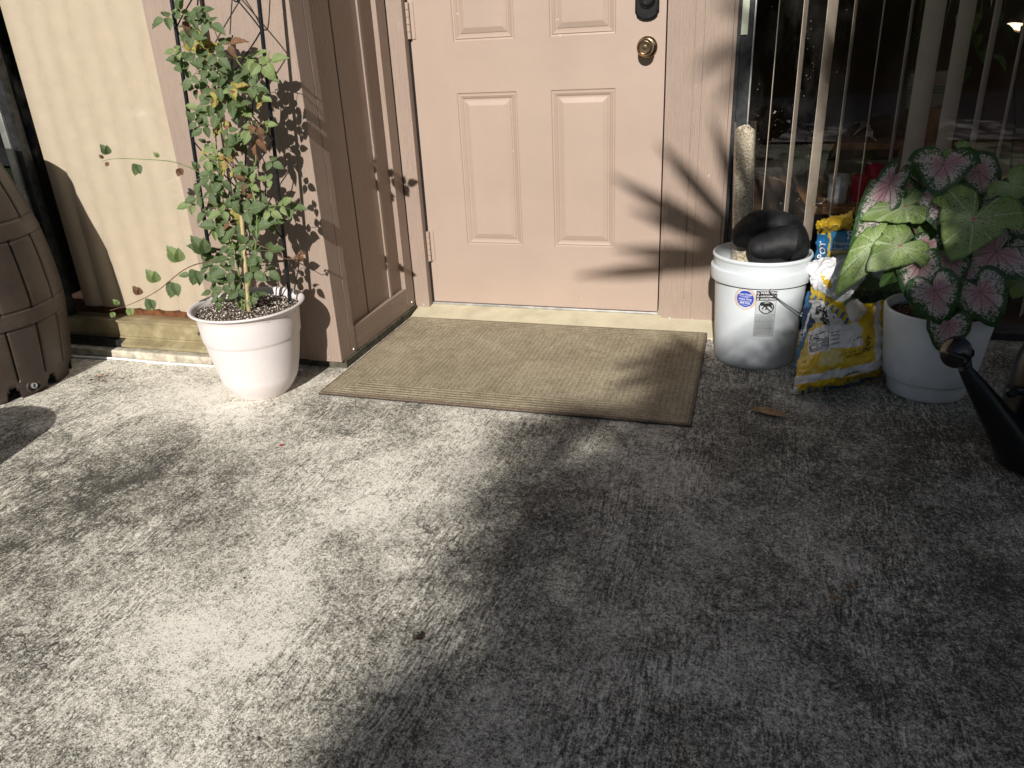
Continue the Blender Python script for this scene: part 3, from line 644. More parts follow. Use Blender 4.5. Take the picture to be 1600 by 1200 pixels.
# ------------------------------------------------------------------ planter just outside the left edge (its shadow falls into view)
pl = thing('planter', 'brown glazed round planter standing out on the patio at the far left', 'planter', (-0.86, -1.93, 0))
MB().lathe([(0.13, 0), (0.15, 0.02), (0.20, 0.14), (0.215, 0.22), (0.20, 0.29), (0.185, 0.315), (0.19, 0.325), (0.17, 0.325), (0.165, 0.29), (0.001, 0.285)], (-0.88, -1.93, 0), 64).build('body', M_CLAY, pl, smooth=True)

# ------------------------------------------------------------------ cream pot, trellis and bramble
PX, PY = -0.246, -0.875
pot = thing('plant_pot', 'cream plastic pot of speckled soil under the black trellis', 'pot', (PX, PY, 0))
prof = [(0.080, 0.0), (0.084, 0.003), (0.086, 0.006), (0.099, 0.022), (0.113, 0.045), (0.1185, 0.058), (0.1195, 0.062), (0.1205, 0.066), (0.1295, 0.105), (0.138, 0.15), (0.1430, 0.186), (0.1435, 0.190), (0.1465, 0.194), (0.1485, 0.20), (0.1525, 0.25), (0.1545, 0.279), (0.1560, 0.284), (0.172, 0.289), (0.1745, 0.292), (0.1735, 0.2955), (0.170, 0.2965), (0.163, 0.2945), (0.158, 0.288), (0.152, 0.262)]
MB().lathe(prof, (PX, PY, 0), 96, cap=(True, False)).build('body', M_POTW, pot, smooth=True, auto=60)
def soil_mat(name, perl):
    m, t, b = nmat(name); n = NT(t); v = n.co()
    vd = n.vor(v, 190); vk = n.vor(v, 190, out='Color'); s2 = t.nodes.new('ShaderNodeSeparateColor'); n.lk(vk, s2.inputs[0])
    pk = n.m('MULTIPLY', n.ramp(vd, [(0.42, 1.0), (0.55, 0.0)]), n.ramp(s2.outputs[0], [(perl, 0.0), (perl + 0.03, 1.0)]))
    c = n.mix(n.noise(v, 160, 5, 0.7), (0.02, 0.012, 0.008), (0.13, 0.075, 0.045)); c = n.mix(pk, c, (0.75, 0.7, 0.62))
    n.lk(c, b.inputs['Base Color']); b.inputs['Roughness'].default_value = 0.95
    n.bump(n.m('ADD', n.noise(v, 140, 5, 0.8), n.m('MULTIPLY', pk, 0.4)), 1.0, 0.006, b); return m
M_SOILP = soil_mat('potting soil with perlite', 0.62); M_SOILD = soil_mat('dark potting soil', 0.93)
def soil_disc(cx, cy, r, z, mat, parent, amp=0.008, seed=0):
    b = MB(); nr, na = 34, 110; vs = [(cx, cy, z + 0.006)]
    for j in range(1, nr + 1):
        for k in range(na):
            a = 6.28318 * k / na; q = r * j / nr; x, y = q * math.cos(a), q * math.sin(a)
            vs.append((cx + x, cy + y, z + amp * nz(x * 28, y * 28, seed) + amp * 0.7 * nz(x * 90, y * 90, seed) + 0.006 * (1 - (q / r) ** 2)))
    fs = [(0, 1 + k, 1 + (k + 1) % na) for k in range(na)]
    fs += [(1 + (j - 1) * na + k, 1 + j * na + k, 1 + j * na + (k + 1) % na, 1 + (j - 1) * na + (k + 1) % na) for j in range(1, nr) for k in range(na)]
    b.add(vs, fs); return b.build('soil', mat, parent, smooth=True, auto=180)
soil_disc(PX, PY, 0.1545, 0.274, M_SOILP, pot)
# perlite grains and bark bits lying on the soil, uncountable
b = MB(); rr = random.Random(11)
for i in range(420):
    a = rr.uniform(0, 6.283); q = 0.148 * math.sqrt(rr.random()); s_ = rr.uniform(0.0012, 0.0032); c = Vector((PX + q * math.cos(a), PY + q * math.sin(a), 0.281 + s_ * 0.3))
    ps = [c + Vector((rr.uniform(-1, 1), rr.uniform(-1, 1), rr.uniform(-0.7, 1))).normalized() * s_ for _ in range(6)]
    b.add(ps, [(0, 1, 2), (0, 2, 3), (0, 3, 4), (1, 2, 4), (2, 3, 5), (3, 4, 5), (1, 4, 5), (0, 1, 5)])
M_PERL = plain('perlite', (0.72, 0.68, 0.6), 0.9)
tag(b.build('perlite', M_PERL, pot), kind='stuff')

TY = -0.83
tre = thing('trellis', 'black wire trellis standing in the cream pot against the siding', 'trellis', (PX, TY, 0.27))
def T(px, py, y=TY): return at(px, py, y=y)
lb, lt = T(335, 476, -0.84), T(252, -110, -0.80)
rbm, rtp = at(454, 476, y=-0.80), T(393, -110, -0.80)
lb = Vector((-0.385, -0.84, 0.268)); 
MB().tube([lb, lt], 0.0058, 12).build('pole', M_TRELLIS, tre, smooth=True)
MB().tube([Vector((rbm.x, rbm.y, 0.268)), rtp], 0.0058, 12).build('pole', M_TRELLIS, tre, smooth=True)
def tp(side, py):       # a point on a pole at a given height
    a, c = (lb, lt) if side == 'l' else (rbm, rtp)
    u = (at(0, py, y=TY).z - a.z) / (c.z - a.z); return a.lerp(c, (py - 476) / (-110 - 476))
def tm(f, py): return tp('l', py).lerp(tp('r', py), f) + Vector((0, -0.002, 0))
MB().tube([tp('l', 374), tp('r', 374)], 0.0038, 8).build('crossbar', M_TRELLIS, tre, smooth=True)
for k, y0 in enumerate((-60, 105, 270)):
    for s_ in (0, 1):
        w = [tm(s_, y0 - 85 + 0), tm(0.5 + (0.5 - s_) * -0.16, y0 - 8), tm(0.5, y0 + 6), tm(1 - s_, y0 + 80)]
        w = spline([tm(s_, y0 - 82), tm(abs(s_ - 0.12), y0 - 60), tm(abs(s_ - 0.5), y0), tm(abs(s_ - 0.88), y0 + 62), tm(1 - s_, y0 + 84)], 6)
        w = [p + np.array([0, (0.004 if s_ else -0.003), 0]) for p in w]
        MB().tube(w, 0.0021, 6).build('wire', M_TRELLIS, tre, smooth=True)
    w = spline([tm(0.30, y0 + 52), tm(0.38, y0 + 4), tm(0.44, y0 - 20), tm(0.50, y0 - 8), tm(0.62, y0 + 18), tm(0.7, y0 + 40), tm(0.76, y0 + 46), tm(0.80, y0 + 34), tm(0.86, y0 - 14)], 5)
    MB().tube(w, 0.0021, 6).build('wire', M_TRELLIS, tre, smooth=True)
    w = spline([tm(0.16, y0 - 40), tm(0.34, y0 - 62), tm(0.42, y0 - 30), tm(0.54, y0 - 14), tm(0.6, y0 - 22), tm(0.66, y0 - 72)], 5)
    MB().tube(w, 0.0021, 6).build('wire', M_TRELLIS, tre, smooth=True)

def leafmat(name, lo, hi, spots=None, trans=0.25, veins=7.0, rough=0.55):
    m, t, b = nmat(name); n = NT(t); v = n.co(); c = n.t.nodes.new('ShaderNodeUVMap'); u, w, _ = n.sep(c.outputs[0])
    f = n.noise(v, 24, 4, 0.6); col = n.mix(n.ramp(f, [(0.35, 0.0), (0.65, 1.0)]), lo, hi)
    # midrib and side veins by leaf coordinates
    a = n.m('ABSOLUTE', n.m('SUBTRACT', u, 0.5)); mid = n.ramp(a, [(0.012, 1.0), (0.035, 0.0)])
    sv = n.m('FRACT', n.m('MULTIPLY', n.m('SUBTRACT', w, n.m('MULTIPLY', a, 0.55)), veins)); sv = n.ramp(n.m('ABSOLUTE', n.m('SUBTRACT', sv, 0.5)), [(0.0, 1.0), (0.14, 0.0)])
    vn = n.m('MAXIMUM', mid, n.m('MULTIPLY', sv, 0.6))
    col = n.mix(n.m('MULTIPLY', vn, 0.55), col, tuple(min(1, q * 1.9 + 0.03) for q in hi))
    if spots:
        sm = n.ramp(n.noise(v, 75, 4, 0.7), [(spots[1], 0.0), (spots[1] + 0.08, 1.0)]); col = n.mix(sm, col, spots[0])
    n.lk(col, b.inputs['Base Color']); b.inputs['Roughness'].default_value = rough; b.inputs['Specular IOR Level'].default_value = 0.4
    n.bump(n.m('ADD', n.m('MULTIPLY', vn, -1.0), n.m('MULTIPLY', n.noise(v, 160, 3), 0.4)), 0.5, 0.0015, b)
    out = [q for q in t.nodes if q.type == 'OUTPUT_MATERIAL'][0]; tl = t.nodes.new('ShaderNodeBsdfTranslucent'); n.lk(n.mix(1.0, col, (1.0, 1.3, 0.5), 'MULTIPLY'), tl.inputs[0])
    mx = t.nodes.new('ShaderNodeMixShader'); mx.inputs[0].default_value = trans; n.lk(b.outputs[0], mx.inputs[1]); n.lk(tl.outputs[0], mx.inputs[2]); n.lk(mx.outputs[0], out.inputs[0])
    return m
LM = {'g': leafmat('bramble leaf', (0.06, 0.095, 0.033), (0.12, 0.165, 0.072)), 'y': leafmat('yellowing bramble leaf', (0.25, 0.27, 0.05), (0.40, 0.33, 0.09), ((0.22, 0.08, 0.04), 0.50)),
      'b': leafmat('withered bramble leaf', (0.07, 0.035, 0.02), (0.2, 0.10, 0.05), None, 0.1, 7, 0.8), 'l': leafmat('young bramble leaf', (0.14, 0.20, 0.07), (0.22, 0.27, 0.11))}
FOL = {k: MB() for k in LM}
STEMS = []
def leaflet(b, base, d, nrm, L, W, curl=0.25, fold=0.3, ser=0.045):
    d = Vector(d).normalized(); nrm = Vector(nrm); s = d.cross(nrm).normalized(); nrm = s.cross(d).normalized(); n = 11; vs = []; uv = []
    for k in range(n + 1):
        t_ = k / n; w = W * (math.sin(math.pi * t_ ** 0.72)) ** 0.85 if 0 < t_ < 1 else 0.0
        w *= (1 + (ser if k % 2 else -ser)) ; c = Vector(base) + d * (L * t_) - nrm * (curl * L * t_ * t_)
        for q in (-1, -0.5, 0, 0.5, 1):
            tt = t_ + (0.035 * abs(q) if 0 < k < n and k % 2 else 0)
            vs.append(c + s * (w * q) + nrm * (abs(q) * w * fold) + d * (0.05 * L * abs(q) * (1 if k % 2 else 0)) + nrm * (0.05 * L * math.sin(k * 2.3) * abs(q) * 0.4)); uv.append((0.5 + q * 0.5, t_))
    fs = [(k * 5 + i, k * 5 + i + 1, (k + 1) * 5 + i + 1, (k + 1) * 5 + i) for k in range(n) for i in range(4)]
    b.add(vs, fs, [[uv[i] for i in f] for f in fs])
def trifol(p, d, nrm, s, kind='g', rr=random):
    d = Vector(d).normalized(); nrm = Vector(nrm); side = d.cross(nrm).normalized()
    fo = FOL[kind]; fo_l = fo
    cu = 0.9 if kind == 'b' else 0.25
    leaflet(fo, Vector(p) + d * s * 0.22, d, nrm + Vector((rr.uniform(-.3, .3), rr.uniform(-.3, .3), rr.uniform(-.3, .3))), s * rr.uniform(0.9, 1.1), s * 0.33, cu + rr.uniform(-0.1, 0.2), rr.uniform(0.05, 0.45))
    for q in (-1, 1):
        leaflet(fo, p, d * 0.12 + side * q * 1.0, nrm + Vector((rr.uniform(-.4, .4), rr.uniform(-.4, .4), rr.uniform(-.3, .3))), s * rr.uniform(0.68, 0.85), s * 0.27, cu + rr.uniform(-0.1, 0.3), rr.uniform(0.05, 0.45))
rr = random.Random(5)
br = thing('bramble_vine', 'green climbing bramble with yellowing leaves trained up the black trellis', 'plant', (PX, PY, 0.275))
def V(px, py, y): return at(px, py, y=y)
def stem(pts, r0=0.0028, r1=0.0012, mat=M_STEM, name='stem'):
    P = spline([tuple(p) for p in pts], 6); N = len(P); MB().tube(P, [r0 + (r1 - r0) * i / (N - 1) for i in range(N)], 6).build(name, mat, br, smooth=True); return P
sp1 = stem([(-0.235, -0.885, 0.275), V(384, 430, -0.87), V(372, 340, -0.86), V(400, 250, -0.86), V(385, 200, -0.86), V(392, 130, -0.85), V(370, 90, -0.85), V(420, 100, -0.84)])
sp2 = stem([(-0.25, -0.89, 0.275), V(400, 380, -0.9), V(395, 300, -0.88), V(345, 200, -0.86), V(352, 120, -0.85), V(305, 60, -0.84), V(285, 20, -0.83), V(262, -40, -0.82)])
sp3 = stem([(-0.262, -0.88, 0.275), V(372, 420, -0.88), V(350, 320, -0.87), V(340, 250, -0.87), V(330, 150, -0.85), V(300, 90, -0.84)])
lo = stem([V(372, 405, -0.88), V(330, 408, -0.91), V(290, 420, -0.95), V(245, 455, -0.99), V(205, 475, -1.02), V(172, 485, -1.04)], 0.0022, 0.0009, M_STEMR)
hi_ = stem([V(350, 300, -0.87), V(320, 274, -0.89), V(275, 254, -0.93), V(225, 249, -0.97), V(180, 248, -1.0), V(160, 252, -1.02)], 0.0018, 0.0007)
re = stem([V(400, 380, -0.88), V(430, 395, -0.88), V(452, 405, -0.87), V(475, 390, -0.87)], 0.0018, 0.0008, M_STEMR)
CAMN = lambda p: (Vector(CAM) - p).normalized()
# leaf clusters: position on the trellis, size in metres, kind
LV = [(262, 28, .036, 'g', 200), (275, 20, .03, 'g', 80), (290, 95, .035, 'g', 160), (278, 78, .025, 'l', 200), (300, 30, .03, 'g', 20), (305, 85, .034, 'g', 330), (315, 72, .028, 'l', 60), (345, 70, .035, 'g', 5),
 (322, 110, .03, 'g', 120), (338, 88, .03, 'g', 340), (350, 105, .026, 'g', 250), (300, 120, .03, 'g', 210), (352, 128, .042, 'g', 15), (366, 130, .036, 'g', 330), (390, 92, .038, 'l', 10), (405, 100, .04, 'l', 340), (420, 97, .034, 'l', 0),
 (398, 112, .03, 'g', 200), (325, 118, .03, 'g', 260), (308, 140, .026, 'g', 150), (343, 145, .04, 'g', 280), (362, 150, .036, 'g', 300), (340, 150, .022, 'y', 250), (328, 160, .026, 'g', 270), (365, 168, .036, 'g', 20), (340, 180, .04, 'g', 175), (350, 190, .034, 'y', 210), (320, 198, .03, 'g', 220),
 (406, 148, .026, 'l', 330), (400, 140, .024, 'g', 10), (392, 200, .03, 'l', 240), (405, 198, .03, 'b', 200), (415, 196, .024, 'l', 20), (372, 214, .026, 'l', 200), (376, 222, .024, 'g', 300), (402, 218, .034, 'b', 260), (335, 232, .026, 'y', 190), (362, 226, .03, 'b', 250), (352, 246, .026, 'y', 250), (346, 262, .028, 'y', 200), (368, 266, .024, 'y', 320), (332, 272, .026, 'g', 200), (340, 262, .024, 'g', 30),
 (314, 282, .03, 'g', 230), (326, 278, .034, 'g', 330), (375, 262, .022, 'b', 20), (382, 275, .03, 'g', 60), (345, 300, .028, 'g', 240), (370, 292, .03, 'g', 10), (378, 302, .024, 'b', 0), (362, 310, .028, 'g', 300), (340, 312, .026, 'b', 200), (312, 310, .030, 'g', 180), (402, 305, .026, 'g', 350), (300, 320, .03, 'l', 200), (325, 330, .034, 'g', 240), (350, 330, .032, 'l', 200), (385, 330, .045, 'g', 10), (398, 345, .042, 'g', 340), (372, 350, .045, 'g', 200),
 (345, 352, .04, 'g', 190), (335, 350, .03, 'l', 280), (360, 372, .036, 'l', 300), (382, 370, .03, 'g', 240), (398, 358, .034, 'g', 20), (420, 330, .028, 'l', 340), (440, 322, .03, 'l', 10), (455, 326, .032, 'g', 350), (425, 350, .03, 'g', 30), (338, 395, .045, 'g', 200), (345, 410, .042, 'g', 250), (322, 392, .04, 'g', 150), (315, 428, .042, 'g', 5), (300, 430, .03, 'g', 175), (375, 395, .04, 'g', 160), (380, 402, .045, 'g', 330), (395, 395, .03, 'g', 40), (362, 402, .04, 'g', 200), (420, 392, .042, 'g', 20), (418, 420, .036, 'g', 330), (402, 400, .03, 'g', 220), (392, 425, .045, 'g', 350), (378, 435, .04, 'g', 250), (360, 425, .045, 'g', 200), (350, 445, .04, 'g', 220), (335, 455, .034, 'g', 190), (340, 468, .028, 'g', 300), (375, 452, .036, 'g', 220), (390, 460, .034, 'g', 300), (402, 462, .032, 'g', 10), (383, 478, .026, 'l', 240), (390, 470, .024, 'g', 40), (365, 440, .034, 'g', 140), (350, 290, .03, 'g', 120), (395, 290, .028, 'l', 80), (365, 325, .034, 'g', 60), (408, 340, .026, 'g', 60), (385, 385, .036, 'g', 90), (355, 385, .034, 'g', 110), (372, 470, .026, 'g', 270), (470, 395, .018, 'b', 300), (462, 400, .016, 'b', 250)]
for i in range(64):
    py = rr.uniform(15, 360); c_ = 292 + py * 0.22 if py < 110 else 350 + (py - 110) * 0.07; LV.append((min(c_ + rr.gauss(0, 26 if py > 110 else 18), 408 + py * 0.06), py, rr.uniform(.02, .034), rr.choice('gggglgbyg'), rr.uniform(0, 360)))
for (px, py, s, kd, dg) in LV:
    y = -0.865 + rr.uniform(-0.05, 0.035) + (-0.02 if py > 380 else 0); p = V(px, py, y); a = rr.uniform(-25, 25) + dg
    cn = CAMN(p); right = Vector((1, 0.3, 0)).normalized(); up = Vector((0, 0, 1)); d = right * math.cos(rad(a)) + up * math.sin(rad(a)) + Vector((0, -0.35, 0))
    nrm = cn * 0.55 + Vector((0, -0.35, 0.65)) + Vector((rr.uniform(-.5, .5), rr.uniform(-.3, .3), rr.uniform(-.3, .4)))
    trifol(p, d, nrm, s * (1.28 if py < 370 else 1.05), kd, rr)
    # petiole back to the nearest stem
    best = min(((Vector(q) - p).length, i, sp) for sp, i_ in ((0, 0), (1, 0), (2, 0)) for i, q in enumerate((sp1, sp2, sp3)[sp]))
    q = Vector((sp1, sp2, sp3)[best[2]][best[1]])
    if (q - p).length < 0.14: STEMS.append([q, (q + p) / 2 + Vector((0, -0.004, 0.008)), p])
for P, ks in ((lo, [(4, 'g', .055), (6, 'g', .062), (9, 'g', .05), (12, 'l', .056), (14, 'g', .052), (17, 'l', .046), (19, 'g', .04), (21, 'b', .032), (24, 'l', .028), (27, 'l', .022), (29, 'l', .02)]), (hi_, [(4, 'g', .028), (7, 'g', .026), (11, 'b', .026), (15, 'l', .018), (19, 'g', .034), (25, 'g', .032), (27, 'b', .014), (29, 'b', .014)])):
    for i, (k, kd, s) in enumerate(ks):
        p = Vector(P[k]); sgn = 1 if i % 2 else -1; d = Vector((-0.4, -0.2, 0.9 * sgn)); q = p + d.normalized() * s * 0.45
        STEMS.append([p, (p + q) / 2, q]); 
        leaflet(FOL[kd], q, d, CAMN(p) + Vector((0, 0, 0.5)), s, s * 0.34, 0.15, 0.25); leaflet(FOL[kd], q, d + Vector((0.8, -0.1, 0.1)), CAMN(p) + Vector((0.2, 0, 0.4)), s * 0.8, s * 0.28, 0.2, 0.3)
        if s > 0.03: leaflet(FOL[kd], q, d + Vector((-0.9, 0, 0)), CAMN(p) + Vector((0.2, 0, 0.4)), s * 0.8, s * 0.27, 0.2, 0.3)
for k in FOL: FOL[k].build('leaves', LM[k], br, smooth=True, auto=180)
for s_ in STEMS[:99]: MB().tube(s_, 0.0009, 5).build('petiole', M_STEM, br, smooth=True)
cane = MB(); cane.tube([(-0.222, -0.905, 0.268), V(377, 330, -0.875)], 0.0062, 10)
tag(cane.build('bamboo_cane', M_CANE, smooth=True), 'short yellow bamboo cane pushed into the soil of the cream pot', 'cane')

# ------------------------------------------------------------------ bucket with tube and shoes
BX, BY = 1.268, -0.305
bk = thing('bucket', 'white plastic bucket with warning label and wire handle beside the door', 'bucket', (BX, BY, 0))
def rbk(z): return 0.1275 + (0.1445 - 0.1275) * z / 0.355
pf = [(0.122, 0.0), (0.1265, 0.003), (rbk(0.02), 0.02), (rbk(0.27), 0.27), (rbk(0.272) + 0.0, 0.274), (0.1535, 0.276), (0.1545, 0.279), (0.1555, 0.308), (0.155, 0.314), (0.151, 0.3165), (0.1475, 0.318), (0.1475, 0.340), (0.1485, 0.343), (0.1515, 0.346), (0.1515, 0.3515), (0.150, 0.3545), (0.1465, 0.3555), (0.1435, 0.353), (0.1425, 0.346), (0.124, 0.01), (0.001, 0.008)]
MB().lathe(pf, (BX, BY, 0), 112, cap=(True, False)).build('body', M_BUCKET, bk, smooth=True, auto=50)
def cyl(a, z, off=0.0006):
    r = rbk(z) + off; return Vector((BX + r * math.cos(a), BY + r * math.sin(a), z))
def bang(px, py):
    v = RC.T @ np.array([(px - 800) / FPX, (py - 600) / FPX, 1.0]); best = None
    for i in range(4000):
        k = 1.8 + i * 0.0005; p = CAM + k * v / np.linalg.norm(v)
        if math.hypot(p[0] - BX, p[1] - BY) < rbk(p[2]): return math.atan2(p[1] - BY, p[0] - BX), p[2]
    return -1.5, 0.2
# wire handle hanging down the front
h1 = bang(1203, 436); h2 = bang(1257, 482)
hp0 = cyl(h1[0], 0.272, 0.004); w = []
for i in range(13):
    u = i / 12; a = h1[0] + (0.12 - h1[0]) * u; z = 0.268 - 0.12 * math.sin(u * math.pi * 0.5) ** 1.0
    w.append(Vector((BX + (0.150 + 0.012 * math.sin(u * 3.1)) * math.cos(a), BY + (0.150 + 0.012 * math.sin(u * 3.1)) * math.sin(a), z)))
MB().tube([cyl(h1[0], 0.279, 0.02)] + w, 0.0018, 8).build('handle', M_WIRE, bk, smooth=True)
g = w[6:9]; MB().tube(g, 0.0062, 12).build('handle_grip', M_POTG, bk, smooth=True)
# text and flat prints draped on curved things
def text_mesh(s, size, bold=False, align='LEFT', ext=0):
    cu = bpy.data.curves.new('lettering', 'FONT'); cu.body = s; cu.size = size; cu.align_x = align
    if bold: cu.offset = size * 0.018
    cu.resolution_u = 3; o = bpy.data.objects.new('lettering', cu); COL.objects.link(o)
    dg = bpy.context.evaluated_depsgraph_get(); me = bpy.data.meshes.new_from_object(o.evaluated_get(dg))
    vs = [v.co.copy() for v in me.vertices]; fs = [tuple(p.vertices) for p in me.polygons]
    bpy.data.objects.remove(o); bpy.data.meshes.remove(me); bpy.data.curves.remove(cu); return vs, fs
ca0, cz0 = bang(1199, 455)      # label: top centre
lab = thing  # label patches belong to the bucket
def onb(x, z, off): return cyl(ca0 + x / 0.142, cz0 + z, off)
def patch(x0, x1, z0, z1, off, n=10):
    vs = []
    for j in range(5):
        for i in range(n + 1): vs.append(onb(x0 + (x1 - x0) * i / n, z0 + (z1 - z0) * j / 4, off))
    return vs, [(j * (n + 1) + i, j * (n + 1) + i + 1, (j + 1) * (n + 1) + i + 1, (j + 1) * (n + 1) + i) for j in range(4) for i in range(n)]
lw2 = 0.031
tl = (-0.06)                     # label leans a little on the bucket
b = MB(); b.add(*patch(-lw2, lw2, -0.148, 0.0, 0.0006)); wl = b.build('warning_label', M_LABG, bk)
b = MB(); b.add(*patch(-lw2, lw2, -0.030, 0.0, 0.0010))
for z in (-0.030, -0.076, -0.148, -0.0985, -0.122): b.add(*patch(-lw2, lw2, z - 0.0004, z + 0.0004, 0.0010))
for x in (-lw2, lw2): b.add(*patch(x - 0.0004, x + 0.0004, -0.148, 0, 0.0010, 1))
rr = random.Random(2)
for k in range(22):              # fine print lines
    z = -0.080 - k * 0.003; x = -0.028
    while x < 0.022:
        l = rr.uniform(0.003, 0.009); b.add(*patch(x, min(0.028, x + l), z - 0.0005, z + 0.0004, 0.0012, 2)); x += l + 0.0015
# drawing of a child falling into a bucket, crossed out
def disc(cx, cz, r0, r1, off, n=36, sx=1.0):
    vs = [onb(cx + sx * r0 * math.cos(6.2832 * k / n), cz + r0 * math.sin(6.2832 * k / n), off) for k in range(n)] + [onb(cx + sx * r1 * math.cos(6.2832 * k / n), cz + r1 * math.sin(6.2832 * k / n), off) for k in range(n)]
    return vs, [(k, (k + 1) % n, (k + 1) % n + n, k + n) for k in range(n)] if r0 > 0 else [tuple(range(n, 2 * n))]
def bar(x0, z0, x1, z1, w, off=0.0012, n=6):
    dx, dz = x1 - x0, z1 - z0; l = math.hypot(dx, dz); nx_, nz_ = -dz / l * w / 2, dx / l * w / 2; vs = []
    for i in range(n + 1): u = i / n; vs += [onb(x0 + dx * u + nx_, z0 + dz * u + nz_, off), onb(x0 + dx * u - nx_, z0 + dz * u - nz_, off)]
    return vs, [(2 * i, 2 * i + 2, 2 * i + 3, 2 * i + 1) for i in range(n)]
b.add(*disc(0.002, -0.053, 0.0175, 0.0205, 0.0012, sx=1.15)); b.add(*bar(-0.012, -0.040, 0.016, -0.066, 0.0035))
b.add(*disc(-0.012, -0.041, 0, 0.0065, 0.0014)); b.add(*bar(-0.008, -0.044, 0.010, -0.043, 0.010)); b.add(*disc(0.012, -0.044, 0, 0.0065, 0.0014)); b.add(*bar(0.012, -0.046, 0.020, -0.056, 0.005)); b.add(*bar(-0.004, -0.048, -0.012, -0.058, 0.004)); b.add(*bar(0.004, -0.048, 0.0, -0.060, 0.004))
b.add(*bar(-0.010, -0.060, -0.007, -0.073, 0.001)); b.add(*bar(0.012, -0.060, 0.009, -0.073, 0.001)); b.add(*bar(-0.010, -0.060, 0.012, -0.060, 0.001))
b.build('label_print', M_INK, wl)
b = MB()
for k, (s_, sz) in enumerate((('WARNING', 0.0105), ('AVERTISSEMENT', 0.0066), ('ADVERTENCIA', 0.0078))):
    vs, fs = text_mesh(s_, sz, True); z = -0.009 - k * 0.0095
    b.add([onb(-0.019 + v.x, z + v.y, 0.0014) for v in vs], fs)
    b.add(*bar(-0.029, z, -0.0225, z, 0.0012, 0.0014)); b.add(*bar(-0.029, z, -0.0257, z + 0.006, 0.0012, 0.0014)); b.add(*bar(-0.0225, z, -0.0257, z + 0.006, 0.0012, 0.0014))
b.build('label_lettering', M_INKW, wl)
# round blue sticker
ca1, cz1 = bang(1164.5, 467)
ca0_, cz0_ = ca0, cz0
ca0, cz0 = ca1, cz1
b = MB(); b.add(*disc(0, 0, 0.0, 0.036, 0.0007)); st_ = b.build('round_sticker', M_INKT, bk)
b = MB(); b.add(*disc(0, 0, 0.0, 0.0265, 0.0011)); b.build('sticker_centre', M_INKB, st_)
b = MB()
for k in range(46):              # ring of small lettering strokes
    a = 6.2832 * k / 46; b.add(*bar(0.0295 * math.cos(a), 0.0295 * math.sin(a), 0.0325 * math.cos(a + 0.03), 0.0325 * math.sin(a + 0.03), 0.0012, 0.0011, 1))
b.build('sticker_ring', plain('faded brown ink', (0.42, 0.30, 0.24), 0.6), st_)
b = MB()
for z, hw in ((0.0088, 0.019), (0.0058, 0.013), (-0.0072, 0.021), (-0.0102, 0.014), (-0.0205, 0.010)):
    x = -hw
    while x < hw: l = rr.uniform(0.0015, 0.004); b.add(*bar(x, z, min(hw, x + l), z, 0.0013, 0.0014, 1)); x += l + 0.0009
for s_, sz, z in (('Food Grade', 0.0085, 0.0125), ('Heavy Duty', 0.0085, -0.003), ('BPA Free', 0.0085, -0.0165)):
    vs, fs = text_mesh(s_, sz, True, 'CENTER'); b.add([onb(v.x, z + v.y, 0.0015) for v in vs], fs)
b.build('sticker_lettering', M_INKW, st_)
ca0, cz0 = ca0_, cz0_
# clear tube of grain
tu = thing('grain_tube', 'clear plastic tube filled with pale grain standing in the white bucket', 'tube', (1.215, -0.25, 0.02))
ta, tb_ = Vector((1.218, -0.262, 0.015)), at(1165, 190, y=-0.215); tn = (tb_ - ta).normalized()
def along(prof, A, d, n=40, cap=False, jit=None):
    d = Vector(d).normalized(); u = d.cross(Vector((0, 1, 0))).normalized(); v = d.cross(u); vs = []
    for r, h in prof: vs += [A + d * (h + (jit(k, r) if jit else 0)) + (u * math.cos(6.2832 * k / n) + v * math.sin(6.2832 * k / n)) * r for k in range(n)]
    fs = [(j * n + k, j * n + (k + 1) % n, (j + 1) * n + (k + 1) % n, (j + 1) * n + k) for j in range(len(prof) - 1) for k in range(n)]
    if cap: fs += [tuple(range(n)), tuple(range((len(prof) - 1) * n, len(prof) * n))]
    return MB().add(vs, fs)
LT = (tb_ - ta).length
along([(0.0325, 0), (0.0325, LT)], ta, tn).build('tube_wall', M_TUBE, tu, smooth=True)
def grain_mat():
    m, t, b = nmat('husk grain'); n = NT(t); v = n.co(); vv = n.co(scale=(1, 1, 1.6))
    k = n.vor(vv, 260, out='Color'); s2 = t.nodes.new('ShaderNodeSeparateColor'); n.lk(k, s2.inputs[0])
    f = n.m('ADD', n.m('MULTIPLY', s2.outputs[0], 0.6), n.m('MULTIPLY', n.noise(v, 40, 5, 0.7), 0.5))
    c = n.ramp(f, [(0.2, (0.16, 0.10, 0.05)), (0.42, (0.50, 0.38, 0.22)), (0.75, (0.80, 0.72, 0.55))]); n.lk(c, b.inputs['Base Color']); b.inputs['Roughness'].default_value = 0.9
    n.bump(n.vor(vv, 260), 1.0, 0.003, b); return m
along([(0.0305, 0.002), (0.0305, LT - 0.05), (0.0305, LT - 0.028), (0.022, LT - 0.020), (0.010, LT - 0.014), (0.001, LT - 0.013)], ta, tn, 60, jit=lambda k, r: 0.010 * nz(k * 0.35, r * 60) if r > 0.0 else 0).build('grain', grain_mat(), tu, smooth=True, auto=180)
tag(along([(0.001, 0), (0.03, 0.001), (0.033, 0.006)], ta - tn * 0.004, tn).build('end_cap', M_TUBE, tu, smooth=True))
